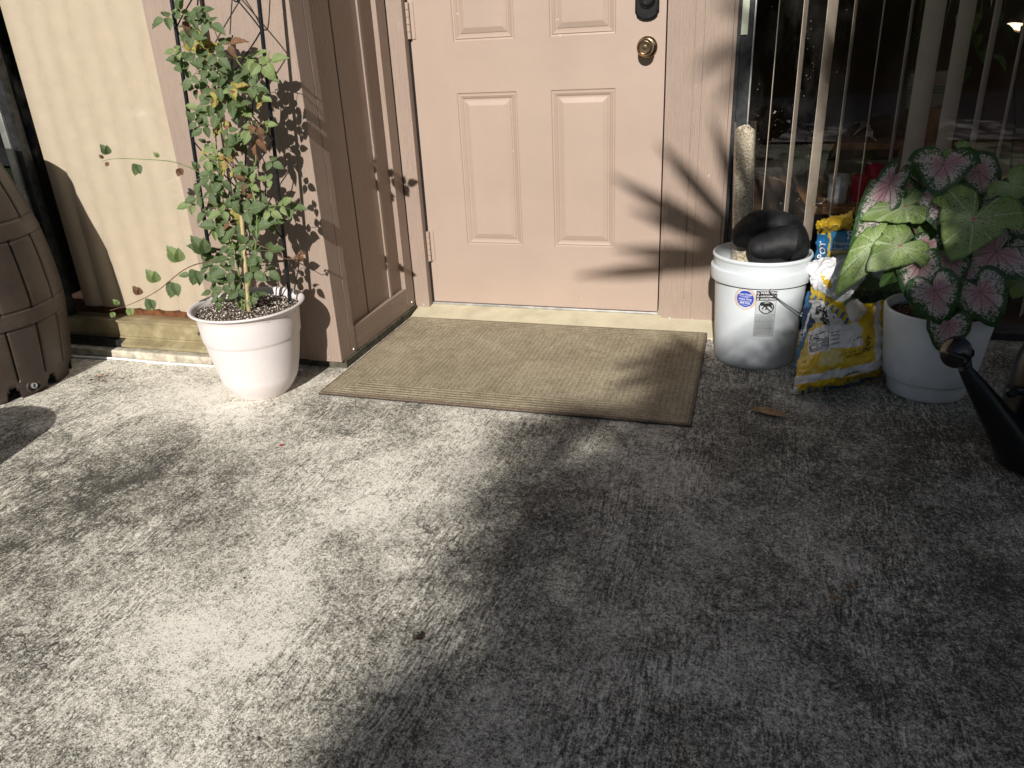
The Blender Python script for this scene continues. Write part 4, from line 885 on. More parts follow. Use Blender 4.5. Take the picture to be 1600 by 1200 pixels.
# shoes
def shoe(path, label, sole):
    P = [at(x, y, y=d) for x, y, d, *_ in path]; Rr = [(q[3], q[4]) for q in path]
    Q = spline([tuple(p) + r for p, r in zip(P, Rr)], 6); n = 32; vs = []; N = len(Q)
    for i, q in enumerate(Q):
        p = Vector(q[:3]); d = (Vector(Q[min(i + 1, N - 1)][:3]) - Vector(Q[max(i - 1, 0)][:3])).normalized(); s = Vector(sole); u = d.cross(s).normalized(); v = u.cross(d).normalized()
        for k in range(n):
            a = 6.2832 * k / n; cx = math.copysign(abs(math.cos(a)) ** 0.8, math.cos(a)); cy = math.copysign(abs(math.sin(a)) ** 0.8, math.sin(a))
            w, h = q[3], q[4]
            if cy < -0.72: w *= 1.09          # welt of the sole
            band = 0.0018 if i / N > 0.42 else 0
            vs.append(p + u * cx * (w + band) + v * cy * (h + band) + u * 0.001 * nz(i * 0.8, k * 0.5))
    b = MB().add(vs, [(i * n + k, i * n + (k + 1) % n, (i + 1) * n + (k + 1) % n, (i + 1) * n + k) for i in range(N - 1) for k in range(n)] + [tuple(range(n))])
    o = b.build('rubber_shoe', M_RUBBER, smooth=True, auto=45); s_ = o.modifiers.new('wall', 'SOLIDIFY'); s_.thickness = 0.003; s_.offset = -1
    return tag(o, label, 'shoe', 'black shoes in the bucket')
shoe([(1146, 374, -.30, .006, .006), (1149, 373, -.30, .026, .020), (1158, 369, -.295, .036, .031), (1171, 361, -.29, .043, .037), (1189, 354, -.285, .045, .042), (1208, 353, -.28, .042, .044), (1226, 360, -.275, .042, .044), (1237, 374, -.265, .042, .043), (1241, 394, -.25, .042, .042)], 'black rubber shoe lying behind the other, against the grain tube', (-0.2, -0.4, 0.9))
shoe([(1171, 389, -.345, .006, .006), (1174, 388, -.345, .022, .018), (1181, 386, -.345, .034, .026), (1194, 383, -.34, .040, .031), (1210, 380, -.335, .043, .036), (1226, 378, -.33, .045, .041), (1237, 380, -.325, .046, .046)], 'black rubber shoe nearer the bucket rim, its open end to the right', (-0.1, -0.7, 0.7))

# ------------------------------------------------------------------ potting mix bags: nets of points, printed in point colours
def poly_in(x, y, P):
    c = False; n = len(P)
    for i in range(n):
        x0, y0 = P[i]; x1, y1 = P[(i + 1) % n]
        if (y0 > y) != (y1 > y) and x < (x1 - x0) * (y - y0) / (y1 - y0) + x0: c = not c
    return c
class Net:
    def __init__(s, rows, nu=6, nv=6, wr=0.004, seed=0, wf=1.0):
        # rows: bottom to top, each a list of (px, py, depth) ; smooth in both directions
        R_ = [spline(r, nu) for r in rows]; cols = list(zip(*R_)); G = [spline(list(c), nv) for c in cols]
        s.nu = len(G); s.nv = len(G[0]); s.P = np.array([[G[i][j] for j in range(s.nv)] for i in range(s.nu)])      # [u][v] = px,py,depth
        s.W = [[at(s.P[i, j, 0], s.P[i, j, 1], y=s.P[i, j, 2]) for j in range(s.nv)] for i in range(s.nu)]
        s.N = [[None] * s.nv for _ in range(s.nu)]
        for i in range(s.nu):
            for j in range(s.nv):
                du = s.W[min(i + 1, s.nu - 1)][j] - s.W[max(i - 1, 0)][j]; dv = s.W[i][min(j + 1, s.nv - 1)] - s.W[i][max(j - 1, 0)]
                nn = du.cross(dv); s.N[i][j] = nn.normalized() if nn.length > 1e-12 else Vector((0, -1, 0))
        for i in range(s.nu):
            for j in range(s.nv):
                x, y = s.P[i, j, 0], s.P[i, j, 1]
                w = abs(nz(x * 0.035 * wf, y * 0.06 * wf, seed)) * 1.4 + abs(nz(x * 0.10 * wf + y * 0.05, y * 0.11 * wf, seed + 5)) * 0.7 + 0.3 * nz(x * 0.3, y * 0.3, seed)
                s.W[i][j] = s.W[i][j] + s.N[i][j] * wr * (0.6 - w)
    def mesh(s, colf, thick, name, mat, parent):
        b = MB(); id_ = lambda i, j: i * s.nv + j; vs = [s.W[i][j] for i in range(s.nu) for j in range(s.nv)]
        fs = [(id_(i, j), id_(i + 1, j), id_(i + 1, j + 1), id_(i, j + 1)) for i in range(s.nu - 1) for j in range(s.nv - 1)]
        back = []
        for i in range(s.nu):
            for j in range(s.nv):
                e = min(i, s.nu - 1 - i, j, s.nv - 1 - j) / (min(s.nu, s.nv) / 2); q = s.W[i][j] - s.N[i][j] * (0.0012 + thick * math.sin(min(1, e * 1.6) * 1.5708) ** 0.7); q.z = max(q.z, 0.001); back.append(q)
        n0 = len(vs); vs = vs + back; fs += [(n0 + id_(i, j), n0 + id_(i, j + 1), n0 + id_(i + 1, j + 1), n0 + id_(i + 1, j)) for i in range(s.nu - 1) for j in range(s.nv - 1)]
        for i in range(s.nu - 1): fs += [(id_(i, 0), n0 + id_(i, 0), n0 + id_(i + 1, 0), id_(i + 1, 0)), (id_(i, s.nv - 1), id_(i + 1, s.nv - 1), n0 + id_(i + 1, s.nv - 1), n0 + id_(i, s.nv - 1))]
        for j in range(s.nv - 1): fs += [(id_(0, j), id_(0, j + 1), n0 + id_(0, j + 1), n0 + id_(0, j)), (id_(s.nu - 1, j), n0 + id_(s.nu - 1, j), n0 + id_(s.nu - 1, j + 1), id_(s.nu - 1, j + 1))]
        for v in vs: v.z = max(v.z, 0.0012)
        b.add(vs, fs); cf = [colf(s.P[i, j, 0], s.P[i, j, 1]) for i in range(s.nu) for j in range(s.nv)]; b.col = cf + cf
        return b.build(name, mat, parent, smooth=True, auto=180)
    def locate(s, x, y):
        d = (s.P[:, :, 0] - x) ** 2 + (s.P[:, :, 1] - y) ** 2; i, j = np.unravel_index(np.argmin(d), d.shape)
        i = min(max(i, 1), s.nu - 2); j = min(max(j, 1), s.nv - 2)
        du = (s.P[i + 1, j, :2] - s.P[i - 1, j, :2]) / 2; dv = (s.P[i, j + 1, :2] - s.P[i, j - 1, :2]) / 2
        try: a, c = np.linalg.solve(np.array([du, dv]).T, np.array([x, y]) - s.P[i, j, :2])
        except Exception: a = c = 0
        a = max(-1, min(1, a)); c = max(-1, min(1, c))
        return s.W[i][j] + (s.W[i + 1][j] - s.W[i - 1][j]) * (a / 2) + (s.W[i][j + 1] - s.W[i][j - 1]) * (c / 2) + s.N[i][j] * 0.0014
    def text(s, body, x, y, size, rot, mat, parent, bold=True, sx=1.0, name='lettering', shear=0):
        vs, fs = text_mesh(body, size, bold); c, q = math.cos(rad(rot)), math.sin(rad(rot)); b = MB()
        b.add([s.locate(x + (v.x * sx + shear * v.y) * c + v.y * q, y + (v.x * sx + shear * v.y) * q * 1.0 - v.y * c) for v in vs], fs); return b.build(name, mat, parent)
def film_mat():
    m, t, b = nmat('printed plastic film'); n = NT(t); a = t.nodes.new('ShaderNodeAttribute'); a.attribute_name = 'Col'
    v = n.co(); c = n.mix(n.m('MULTIPLY', n.ramp(n.noise(v, 30, 5, 0.7), [(0.55, 0.0), (0.75, 1.0)]), 0.25), a.outputs[0], (0.12, 0.09, 0.06))
    n.lk(c, b.inputs['Base Color']); b.inputs['Roughness'].default_value = 0.22; b.inputs['Specular IOR Level'].default_value = 0.6
    n.bump(n.noise(v, 45, 3, 0.5, 1.0), 0.5, 0.004, b); return m
M_FILM = film_mat()
YEL = (0.62, 0.42, 0.015); BLU = (0.015, 0.13, 0.30); WHT = (0.70, 0.70, 0.70); DBL = (0.01, 0.03, 0.09); BLK = (0.012, 0.012, 0.015)
# --- yellow bag slumped on the slab
yb = thing('potting_mix_bag', 'torn yellow and white bag slumped on the slab beside the white bucket', 'bag', (1.52, -0.5, 0))
fl = lambda x, y: (x, y, float(at(x, y, z=0.004).y))
rows = [[fl(1240, 615), fl(1262, 614), fl(1290, 611), fl(1315, 606), fl(1342, 600), fl(1366, 593), fl(1386, 584)],
        [(1240, 604, -.60), (1264, 600, -.62), (1292, 597, -.61), (1318, 590, -.59), (1344, 582, -.56), (1368, 572, -.52), (1388, 562, -.44)],
        [(1245, 575, -.56), (1270, 565, -.60), (1297, 560, -.60), (1322, 556, -.58), (1346, 548, -.54), (1370, 540, -.49), (1389, 530, -.41)],
        [(1256, 542, -.50), (1276, 530, -.53), (1300, 524, -.53), (1324, 522, -.51), (1348, 518, -.48), (1370, 510, -.43), (1388, 500, -.37)],
        [(1266, 512, -.44), (1284, 502, -.46), (1304, 500, -.46), (1325, 500, -.44), (1347, 492, -.42), (1368, 484, -.38), (1385, 477, -.34)],
        [(1272, 505, -.36), (1288, 495, -.36), (1306, 490, -.36), (1326, 484, -.35), (1347, 478, -.34), (1366, 474, -.32), (1383, 470, -.30)]]
def ycol(x, y):
    if poly_in(x, y, [(1236, 600), (1246, 606), (1250, 622), (1236, 622)]): return WHT
    yb_ = 596 - (x - 1245) * 0.19                     # white band along the bottom, then up the right side
    xr = 1371 + (y - 540) * -0.04
    if x < 1358 and yb_ - 1 - 6 < y < yb_ + 5: return WHT
    if 1352 < x < 1372 and y > 535: 
        if yb_ - 8 < y < yb_ + 4: return WHT
    if 1366 < x < 1376 and y < 572: return WHT
    if y > yb_ + 17 and x > 1294: return BLU
    if y > yb_ + 14 and x < 1296 and int((x - 1250) / 6) % 2 == 0 and x > 1252: return BLU
    if poly_in(x, y, [(1264, 519), (1290, 509), (1312, 503), (1330, 498), (1348, 513), (1347, 541), (1300, 546), (1265, 555)]): return WHT
    if poly_in(x, y, [(1258, 520), (1262, 516), (1256, 560), (1252, 562)]): return (0.5, 0.33, 0.02)
    if poly_in(x, y, [(1283, 551), (1313, 547), (1318, 566), (1280, 572)]): return (0.66, 0.55, 0.18)
    return YEL
nb_ = Net(rows, 14, 14, 0.011, 3)
bd = nb_.mesh(ycol, 0.05, 'body', M_FILM, yb)
nb_.text('EASY', 1356, 548, 10, -75, M_INK, bd, True)
b = MB(); pts = lambda L_: [nb_.locate(*q) for q in L_]
def quadpatch(b, net, x0, y0, ux, uy, vx, vy, n=6):
    vs = [net.locate(x0 + ux * i / n + vx * j / n, y0 + uy * i / n + vy * j / n) for j in range(n + 1) for i in range(n + 1)]; b.add(vs, [(j * (n + 1) + i, j * (n + 1) + i + 1, (j + 1) * (n + 1) + i + 1, (j + 1) * (n + 1) + i) for j in range(n) for i in range(n)])
for k in range(9): quadpatch(b, nb_, 1268, 533 + k * 2.2, 26, -5, 0, 0.8, 3)
quadpatch(b, nb_, 1267, 524, 1, 0, 0, 26, 4); quadpatch(b, nb_, 1267, 524, 27, -6, 0, 1, 4); quadpatch(b, nb_, 1294, 518, 1, 0, 0, 26, 4); quadpatch(b, nb_, 1270, 527, 8, -2, 2, 6, 2)
rr = random.Random(9)
def scrib(x, y, dx, dy, n, h=2.0, net=None):
    for k in range(n):
        if rr.random() < 0.8: quadpatch(b, net or nb_, x + dx * k, y + dy * k, dx * 0.7, dy * 0.7, rr.uniform(-.4, .4), h * rr.uniform(0.6, 1), 1)
scrib(1320, 552, 2.4, -0.6, 18); scrib(1322, 557, 2.4, -0.7, 15); scrib(1318, 584, 3.0, -0.7, 8, 3); scrib(1319, 590, 3.0, -0.7, 7, 3); scrib(1334, 531, 2, -1, 6, 3)
for k in range(4): quadpatch(b, nb_, 1298, 521 + k * 6, 13, -3, 0, 1.0, 3)
b.build('printed_panel', M_INK, bd)
# blue side gusset toward the bucket
rows = [[(1240, 575, -.50), (1252, 574, -.54), (1264, 570, -.56)], [(1246, 545, -.46), (1258, 545, -.49), (1272, 540, -.50)], [(1252, 515, -.42), (1264, 512, -.44), (1280, 510, -.45)], [(1256, 480, -.39), (1270, 476, -.41), (1290, 478, -.42)], [(1262, 455, -.36), (1276, 452, -.38), (1296, 455, -.38)]]
def gcol(x, y):
    if y > 520: return YEL if ((x - (1248 + (575 - y) * 0.28)) % 13) < 3.2 else BLU
    if y > 480: return DBL if (x + y * 0.3) % 17 > 3 else WHT
    return BLU
ng = Net(rows, 12, 12, 0.007, 8); gp = ng.mesh(gcol, 0.03, 'side_gusset', M_FILM, yb)
ng.text('SOL', 1254, 535, 12, -68, M_INKW, gp)
# crumpled paper-white neck with black print
rows = [[(1285, 522, -.45), (1300, 518, -.47), (1318, 514, -.46)], [(1276, 506, -.45), (1294, 503, -.49), (1316, 500, -.47)], [(1268, 488, -.43), (1288, 486, -.48), (1312, 490, -.46)], [(1266, 470, -.41), (1284, 470, -.45), (1306, 478, -.44)]]
nn_ = Net(rows, 14, 12, 0.012, 13, 1.0); ncol = lambda x, y: BLK if nz(x * 0.16, y * 0.09, 2) > 0.17 and y < 500 else WHT
nk = nn_.mesh(ncol, 0.02, 'crumpled_neck', M_FILM, yb); nn_.text('SOD', 1284, 486, 12, 62, M_INKW, nk)
b = MB(); quadpatch(b, nn_, 1281, 480, 9, 3, 7, 24); b.build('printed_panel', M_INK, nk)
# striped torn band
rows = [[(1266, 478, -.40), (1290, 490, -.45), (1312, 506, -.46), (1330, 520, -.44), (1346, 512, -.40)], [(1266, 462, -.40), (1290, 474, -.46), (1314, 490, -.48), (1330, 504, -.46), (1346, 498, -.41)], [(1268, 446, -.38), (1290, 460, -.44), (1314, 472, -.46), (1334, 490, -.45), (1350, 488, -.40)]]
def scol(x, y):
    u = (x - 1266) * 0.87 + (y - 455) * 0.5; edge = y - (448 + (x - 1268) * 0.60)
    return BLU if 9 < edge < 30 and (u % 10) < 4.6 and x < 1326 else YEL
n2 = Net(rows, 16, 12, 0.006, 21); n2.mesh(scol, 0.012, 'torn_flap', M_FILM, yb)
# white inner film, crumpled
PAP = (0.66, 0.67, 0.68)
rows = [[(1274, 452, -.40), (1292, 462, -.45), (1306, 470, -.46), (1318, 474, -.45)], [(1266, 432, -.38), (1288, 440, -.42), (1310, 450, -.44), (1332, 458, -.42)], [(1262, 415, -.36), (1286, 416, -.38), (1316, 424, -.40), (1350, 436, -.38)], [(1284, 404, -.33), (1300, 404, -.34), (1322, 408, -.35), (1348, 420, -.34)]]
n3 = Net(rows, 16, 14, 0.015, 31, 0.75); wcol = lambda x, y: (0.60, 0.40, 0.03) if poly_in(x, y, [(1283, 425), (1288, 430), (1300, 442), (1299, 450), (1292, 450), (1284, 436)]) else PAP
n3.mesh(wcol, 0.006, 'inner_film', M_FILM, yb)
rows = [[(1322, 504, -.46), (1334, 507, -.45), (1342, 506, -.43)], [(1322, 492, -.47), (1336, 494, -.47), (1348, 494, -.44)], [(1322, 476, -.46), (1338, 482, -.46), (1354, 488, -.42)], [(1338, 468, -.42), (1346, 474, -.42), (1352, 482, -.40)]]
Net(rows, 14, 10, 0.008, 41, 0.9).mesh(lambda x, y: (0.72, 0.69, 0.62), 0.004, 'inner_film', M_FILM, yb)
# --- blue and yellow bag standing behind
bb = thing('potting_mix_bag', 'blue and yellow bag standing upright against the window behind the torn bag', 'bag', (1.66, -0.15, 0))
rows = [[(1290, 600, -.20), (1330, 600, -.27), (1375, 600, -.27), (1420, 592, -.24), (1455, 584, -.16)],
        [(1276, 520, -.17), (1330, 520, -.29), (1378, 520, -.29), (1424, 516, -.26), (1462, 510, -.14)],
        [(1270, 450, -.16), (1326, 452, -.27), (1376, 452, -.27), (1426, 448, -.24), (1466, 442, -.13)],
        [(1272, 400, -.14), (1322, 400, -.23), (1374, 398, -.23), (1426, 392, -.20), (1466, 386, -.12)],
        [(1278, 362, -.12), (1322, 360, -.17), (1374, 357, -.17), (1424, 352, -.15), (1462, 348, -.10)],
        [(1284, 348, -.10), (1322, 346, -.11), (1372, 342, -.11), (1422, 338, -.10), (1460, 334, -.09)]]
def bcol(x, y):
    le = 1297 - (y - 395) * 0.02
    if y < 366 and x < 1292: return YEL if nz(x * .2, y * .2) > -0.1 else BLK
    if x < le - 3: return BLU
    if x < le: return YEL
    if y < 395:
        if y < 361: return BLK if nz(x * 0.1, y * 0.1, 3) > 0 else YEL
        if y < 392: return (0.03, 0.19, 0.36) if x < 1345 else (0.20, 0.35, 0.55)
        return YEL
    if y < 440 and nz(x * 0.03, y * 0.05, 9) > 0.12: return (0.42, 0.45, 0.45)
    k = nz(x * 0.25, y * 0.25, 7) + 0.7 * nz(x * 0.7, y * 0.7, 1); return (0.10 + 0.06 * k, 0.16 + 0.09 * k, 0.06) if y < 455 else (0.03 + 0.02 * k, 0.06 + 0.03 * k, 0.025)
n4 = Net(rows, 22, 20, 0.008, 51); b4 = n4.mesh(bcol, 0.06, 'body', M_FILM, bb)
n4.text('POTTING', 1323, 374, 17, -3, M_INKW, b4, True, 1.35); n4.text('Premium Mix', 1303, 384, 9, -1, M_INKW, b4, False, 1.05); n4.text('Mezcla de calidad', 1300, 391.5, 6.5, -2, M_INKW, b4, False, 1.0, shear=0.2)
n4.text('POT', 1288, 405, 14, -84, M_INKW, b4, True)
rows = [[(1280, 364, -.12), (1300, 362, -.15), (1320, 361, -.16), (1334, 356, -.15)], [(1276, 354, -.13), (1300, 352, -.18), (1322, 352, -.19), (1334, 346, -.17)], [(1278, 347, -.12), (1300, 344, -.15), (1322, 342, -.16), (1332, 334, -.14)], [(1288, 343, -.10), (1304, 338, -.11), (1322, 334, -.12), (1336, 326, -.11)]]
Net(rows, 14, 12, 0.012, 61, 1.5).mesh(lambda x, y: (0.62, 0.40, 0.02) if nz(x * .1, y * .15, 6) < 0.35 else (0.7, 0.5, 0.08), 0.01, 'folded_top', M_FILM, bb)
# ------------------------------------------------------------------ caladium in its white pot
CX, CY = 1.752, -0.495
cp = thing('plant_pot', 'white plastic pot with a stepped foot holding the pink and green caladium', 'pot', (CX, CY, 0))
MB().lathe([(0.092, 0.0), (0.100, 0.002), (0.104, 0.008), (0.1095, 0.045), (0.1105, 0.050), (0.118, 0.053), (0.1215, 0.058), (0.126, 0.10), (0.140, 0.225), (0.1425, 0.250), (0.1425, 0.256), (0.139, 0.259), (0.134, 0.257), (0.129, 0.235)], (CX, CY, 0), 96, cap=(True, False)).build('body', M_POTG, cp, smooth=True, auto=50)
soil_disc(CX, CY, 0.1315, 0.226, M_SOILD, cp, 0.006, 4)
def cal_mat(name, pink):
    m, t, b = nmat(name); n = NT(t); v = n.co(); c = n.t.nodes.new('ShaderNodeUVMap'); a, r, _ = n.sep(c.outputs[0])
    f1 = n.noise(v, 170, 4, 0.75); f2 = n.noise(v, 35, 4, 0.6); f3 = n.noise(v, 330, 3, 0.7)
    ph = n.m('ABSOLUTE', n.m('SUBTRACT', n.m('FRACT', n.m('MULTIPLY', a, 10)), 0.5))     # 0 on a vein
    dist = n.m('MULTIPLY', ph, r); vein = n.ramp(dist, [(0.010, 1.0), (0.028, 0.0)])
    ph2 = n.m('ABSOLUTE', n.m('SUBTRACT', n.m('FRACT', n.m('ADD', n.m('MULTIPLY', r, 9), n.m('MULTIPLY', ph, -3.5))), 0.5)); v2 = n.ramp(ph2, [(0.0, 1.0), (0.10, 0.0)])
    if pink:
        g = n.mix(f2, (0.020, 0.060, 0.018), (0.045, 0.105, 0.03)); w = n.mix(f3, (0.46, 0.38, 0.36), (0.68, 0.62, 0.57)); pk = n.mix(f3, (0.40, 0.18, 0.22), (0.58, 0.34, 0.36))
        body = n.mix(n.ramp(n.m('ADD', r, n.m('MULTIPLY_ADD', f2, 0.9, -0.45)), [(0.30, 0.0), (0.60, 1.0)]), pk, w)
        fleck = n.m('ADD', n.m('ADD', n.m('MULTIPLY', r, 0.62), n.m('MULTIPLY_ADD', f1, 1.5, -0.75)), n.m('ADD', n.m('MULTIPLY_ADD', f3, 0.9, -0.45), n.m('MULTIPLY_ADD', f2, 0.8, -0.4)))
        edge = n.ramp(fleck, [(0.41, 0.0), (0.47, 1.0)]); rim = n.ramp(n.m('ADD', r, n.m('MULTIPLY_ADD', f1, 0.25, -0.125)), [(0.79, 0.0), (0.86, 1.0)])
        col = n.mix(n.m('MAXIMUM', edge, rim), body, g); col = n.mix(n.m('MULTIPLY', v2, n.ramp(n.m('ADD', f1, n.m('MULTIPLY', r, 0.2)), [(0.45, 0.0), (0.58, 0.8)])), col, g)
        vn_ = n.ramp(n.m('ADD', dist, n.m('MULTIPLY_ADD', f1, 0.02, -0.01)), [(0.006, 1.0), (0.018, 0.0)])
        col = n.mix(n.m('MULTIPLY', vn_, 0.9), col, g)
        col = n.mix(n.m('MULTIPLY', n.ramp(dist, [(0.0, 1.0), (0.005, 0.0)]), n.ramp(r, [(0.05, 0.8), (0.35, 0.0)])), col, (0.36, 0.06, 0.09))
    else:
        g = n.mix(f2, (0.15, 0.24, 0.055), (0.26, 0.36, 0.12)); pale = (0.42, 0.50, 0.28)
        col = n.mix(n.ramp(n.m('ADD', r, n.m('MULTIPLY_ADD', f2, 0.8, -0.4)), [(0.1, 0.55), (0.7, 0.0)]), g, pale)
        col = n.mix(n.m('MULTIPLY', vein, 0.8), col, (0.55, 0.60, 0.42)); col = n.mix(n.m('MULTIPLY', v2, 0.45), col, (0.48, 0.55, 0.34))
        sp = n.m('MULTIPLY', n.ramp(f1, [(0.57, 0.0), (0.60, 1.0)]), n.ramp(n.noise(v, 18, 2), [(0.42, 0.0), (0.52, 1.0)])); col = n.mix(sp, col, (0.03, 0.06, 0.015))
        col = n.mix(n.ramp(r, [(0.93, 0.0), (0.97, 0.8)]), col, (0.06, 0.13, 0.03)); col = n.mix(n.ramp(n.m('ADD', r, n.m('MULTIPLY', dist, 6)), [(0.06, 1.0), (0.16, 0.0)]), col, (0.42, 0.03, 0.08))
    n.lk(col, b.inputs['Base Color']); b.inputs['Roughness'].default_value = 0.42; b.inputs['Specular IOR Level'].default_value = 0.35
    n.bump(n.m('ADD', n.m('MULTIPLY', vein, -1.0), n.m('MULTIPLY', f2, 1.2)), 0.5, 0.0025, b)
    out = [q for q in t.nodes if q.type == 'OUTPUT_MATERIAL'][0]; tl = t.nodes.new('ShaderNodeBsdfTranslucent'); n.lk(col, tl.inputs[0])
    mx = t.nodes.new('ShaderNodeMixShader'); mx.inputs[0].default_value = 0.2; n.lk(b.outputs[0], mx.inputs[1]); n.lk(tl.outputs[0], mx.inputs[2]); n.lk(mx.outputs[0], out.inputs[0]); return m
M_CALP, M_CALG, M_CALD = cal_mat('pink caladium leaf', True), cal_mat('green caladium leaf', False), leafmat('plain caladium leaf', (0.04, 0.09, 0.02), (0.08, 0.15, 0.035), None, 0.2, 5)
cal = thing('caladium', 'bushy caladium with pink centred and speckled green leaves in the white pot', 'plant', (CX, CY, 0.23))
LS = [(0, 1.0), (8, 0.93), (18, 0.80), (32, 0.68), (50, 0.61), (70, 0.585), (95, 0.59), (120, 0.62), (140, 0.64), (154, 0.60), (165, 0.46), (172, 0.28), (180, 0.13)]
def lsr(a):
    a = abs(a)
    for (a0, r0), (a1, r1) in zip(LS[:-1], LS[1:]):
        if a <= a1: u = (a - a0) / (a1 - a0); u = u * u * (3 - 2 * u) if a > 140 else u; return r0 + (r1 - r0) * u
    return LS[-1][1]
def cal_leaf(ax, ay, ad, tx, ty, td, wr, mat, cup_=0.25, seed=0, nb=0.5, lobes=1.0):
    A = at(ax, ay, y=ad); Tp = at(tx, ty, y=td); d = (Tp - A); L = d.length; d.normalize(); cn = CAMN(A)
    nrm = (cn * nb + Vector((0, -0.25, 0.9)) * (1 - nb)); s = d.cross(nrm).normalized(); nrm = s.cross(d).normalized()
    na, nr = 72, 10; vs = []; fs = []; uv = []; ring = []
    vs.append(A)
    for j in range(1, nr + 1):
        for k in range(na + 1):
            a = -180 + 360 * k / na; r = lsr(a) * (lobes if abs(a) > 90 else 1); rho = j / nr; ripple = 1 + 0.07 * nz(a * 0.03, seed) * min(1, rho * 1.2) 
            x = math.cos(rad(a)) * r * L * rho * ripple; y = math.sin(rad(a)) * r * L * rho * wr * ripple
            h = -cup_ * L * (rho * r) ** 2 * 0.8 + 0.055 * L * rho ** 2 * math.sin(rad(a) * 6 + seed * 3 + nz(a * 0.02, seed) * 3) * (0.6 + nz(a * 0.03, seed + 9)) - 0.10 * L * math.exp(-(y / (0.07 * L)) ** 2) * rho * 0.3 + (0.22 * L * abs(y / L) * (0.6 if nb > 0.6 else 0.3)) + 0.012 * L * math.cos(rad(a) * 20) * rho
            vs.append(A + d * x + s * y + nrm * h)
    idx = lambda j, k: 1 + (j - 1) * (na + 1) + k
    U = lambda k: 0.5 * 0 + (k / na)
    for k in range(na): fs.append((0, idx(1, k), idx(1, k + 1))); uv.append([(U(k + 0.5), 0), (U(k), 1 / nr), (U(k + 1), 1 / nr)])
    for j in range(1, nr):
        for k in range(na): fs.append((idx(j, k), idx(j + 1, k), idx(j + 1, k + 1), idx(j, k + 1))); uv.append([(U(k), j / nr), (U(k), (j + 1) / nr), (U(k + 1), (j + 1) / nr), (U(k + 1), j / nr)])
    b = MB(); b.add(vs, fs, uv); lf = b.build('leaf', mat, cal, smooth=True, auto=180)
    q = Vector((CX + 0.05 * nz(seed * 3.3), CY + 0.05 * nz(seed * 5.1), 0.225)); mid = q.lerp(A, 0.55) + Vector((0, 0.02, 0.05)) - nrm * 0.02
    P = spline([tuple(q), tuple(mid), tuple(A - nrm * 0.004 - d * 0.002)], 8); MB().tube(P, [0.0035 - 0.0018 * i / (len(P) - 1) for i in range(len(P))], 6).build('petiole', M_STEMR, lf, smooth=True)
P_, G_, D_ = M_CALP, M_CALG, M_CALD
LEAVES = [  # attach px, depth, tip px, depth, width ratio, material, cupping, facing camera
 (1474, 257, -.47, 1466, 302, -.52, 1.40, P_, .25, .75, 1.25), (1529, 268, -.40, 1556, 312, -.43, 1.05, P_, .3, .6, 1.0), (1475, 316, -.50, 1487, 368, -.55, 1.15, P_, .2, .7, 1.1),
 (1521, 342, -.56, 1487, 402, -.62, 1.15, G_, .25, .65, 1.45), (1580, 288, -.48, 1600, 306, -.50, 1.6, G_, .3, .6, 1.5), (1414, 322, -.52, 1352, 334, -.56, .72, G_, .35, .65, 1.15),
 (1390, 288, -.50, 1329, 398, -.60, .42, P_, .35, .7, .7), (1408, 300, -.44, 1395, 262, -.40, 1.2, P_, .3, .5, 1.0), (1556, 393, -.55, 1492, 432, -.60, 1.25, P_, .3, .7, 1.25), (1590, 345, -.48, 1612, 372, -.50, 1.3, P_, .3, .6, 1.2),
 (1437, 412, -.60, 1420, 470, -.64, .95, P_, .3, .75, .9), (1460, 454, -.64, 1478, 508, -.67, 1.15, P_, .3, .75, 1.0), (1482, 508, -.65, 1470, 552, -.66, 1.15, P_, .3, .8, 1.0), (1532, 456, -.62, 1560, 510, -.66, 1.10, P_, .35, .7, 1.1), (1488, 405, -.56, 1500, 444, -.60, 1.1, P_, .25, .7, 1.1),
 (1369, 378, -.58, 1310, 448, -.66, .55, G_, .45, .65, .9), (1406, 384, -.60, 1360, 414, -.66, .95, G_, .35, .6, 1.4), (1398, 425, -.58, 1378, 443, -.62, .8, D_, .3, .5, 1.0), (1432, 345, -.46, 1455, 385, -.50, 1.3, D_, .3, .5, 1.0), (1600, 440, -.52, 1585, 462, -.56, 1.3, G_, .3, .5, 1.0),
 (1455, 262, -.40, 1435, 232, -.36, 1.3, D_, .3, .3, 1.0), (1510, 300, -.42, 1540, 330, -.44, 1.2, D_, .3, .5, 1.0), (1445, 490, -.56, 1430, 470, -.60, 1.0, D_, .3, .5, 1.0), (1565, 310, -.42, 1590, 345, -.44, 1.3, P_, .3, .6, 1.1), (1535, 395, -.50, 1560, 360, -.46, 1.2, D_, .3, .5, 1.0), (1590, 400, -.46, 1620, 420, -.44, 1.3, P_, .3, .6, 1.0), (1510, 480, -.56, 1495, 505, -.6, 1.2, D_, .3, .6, 1.0), (1420, 400, -.52, 1400, 430, -.56, 1.2, D_, .3, .6, 1.0), (1500, 240, -.42, 1520, 262, -.44, 1.2, G_, .3, .4, 1.2), (1450, 380, -.54, 1436, 404, -.57, 1.2, P_, .3, .65, 1.1), (1375, 345, -.50, 1362, 372, -.54, 1.1, D_, .3, .5, 1.0), (1508, 430, -.58, 1512, 462, -.61, 1.2, P_, .25, .7, 1.1), (1560, 350, -.50, 1548, 330, -.48, 1.3, D_, .3, .5, 1.0)]
for i, (ax, ay, ad, tx, ty, td, wr, mt, cu_, nb__, lob) in enumerate(LEAVES): cal_leaf(ax, ay, ad, tx, ty, td, wr, mt, cu_, i + 1, nb__, lob)

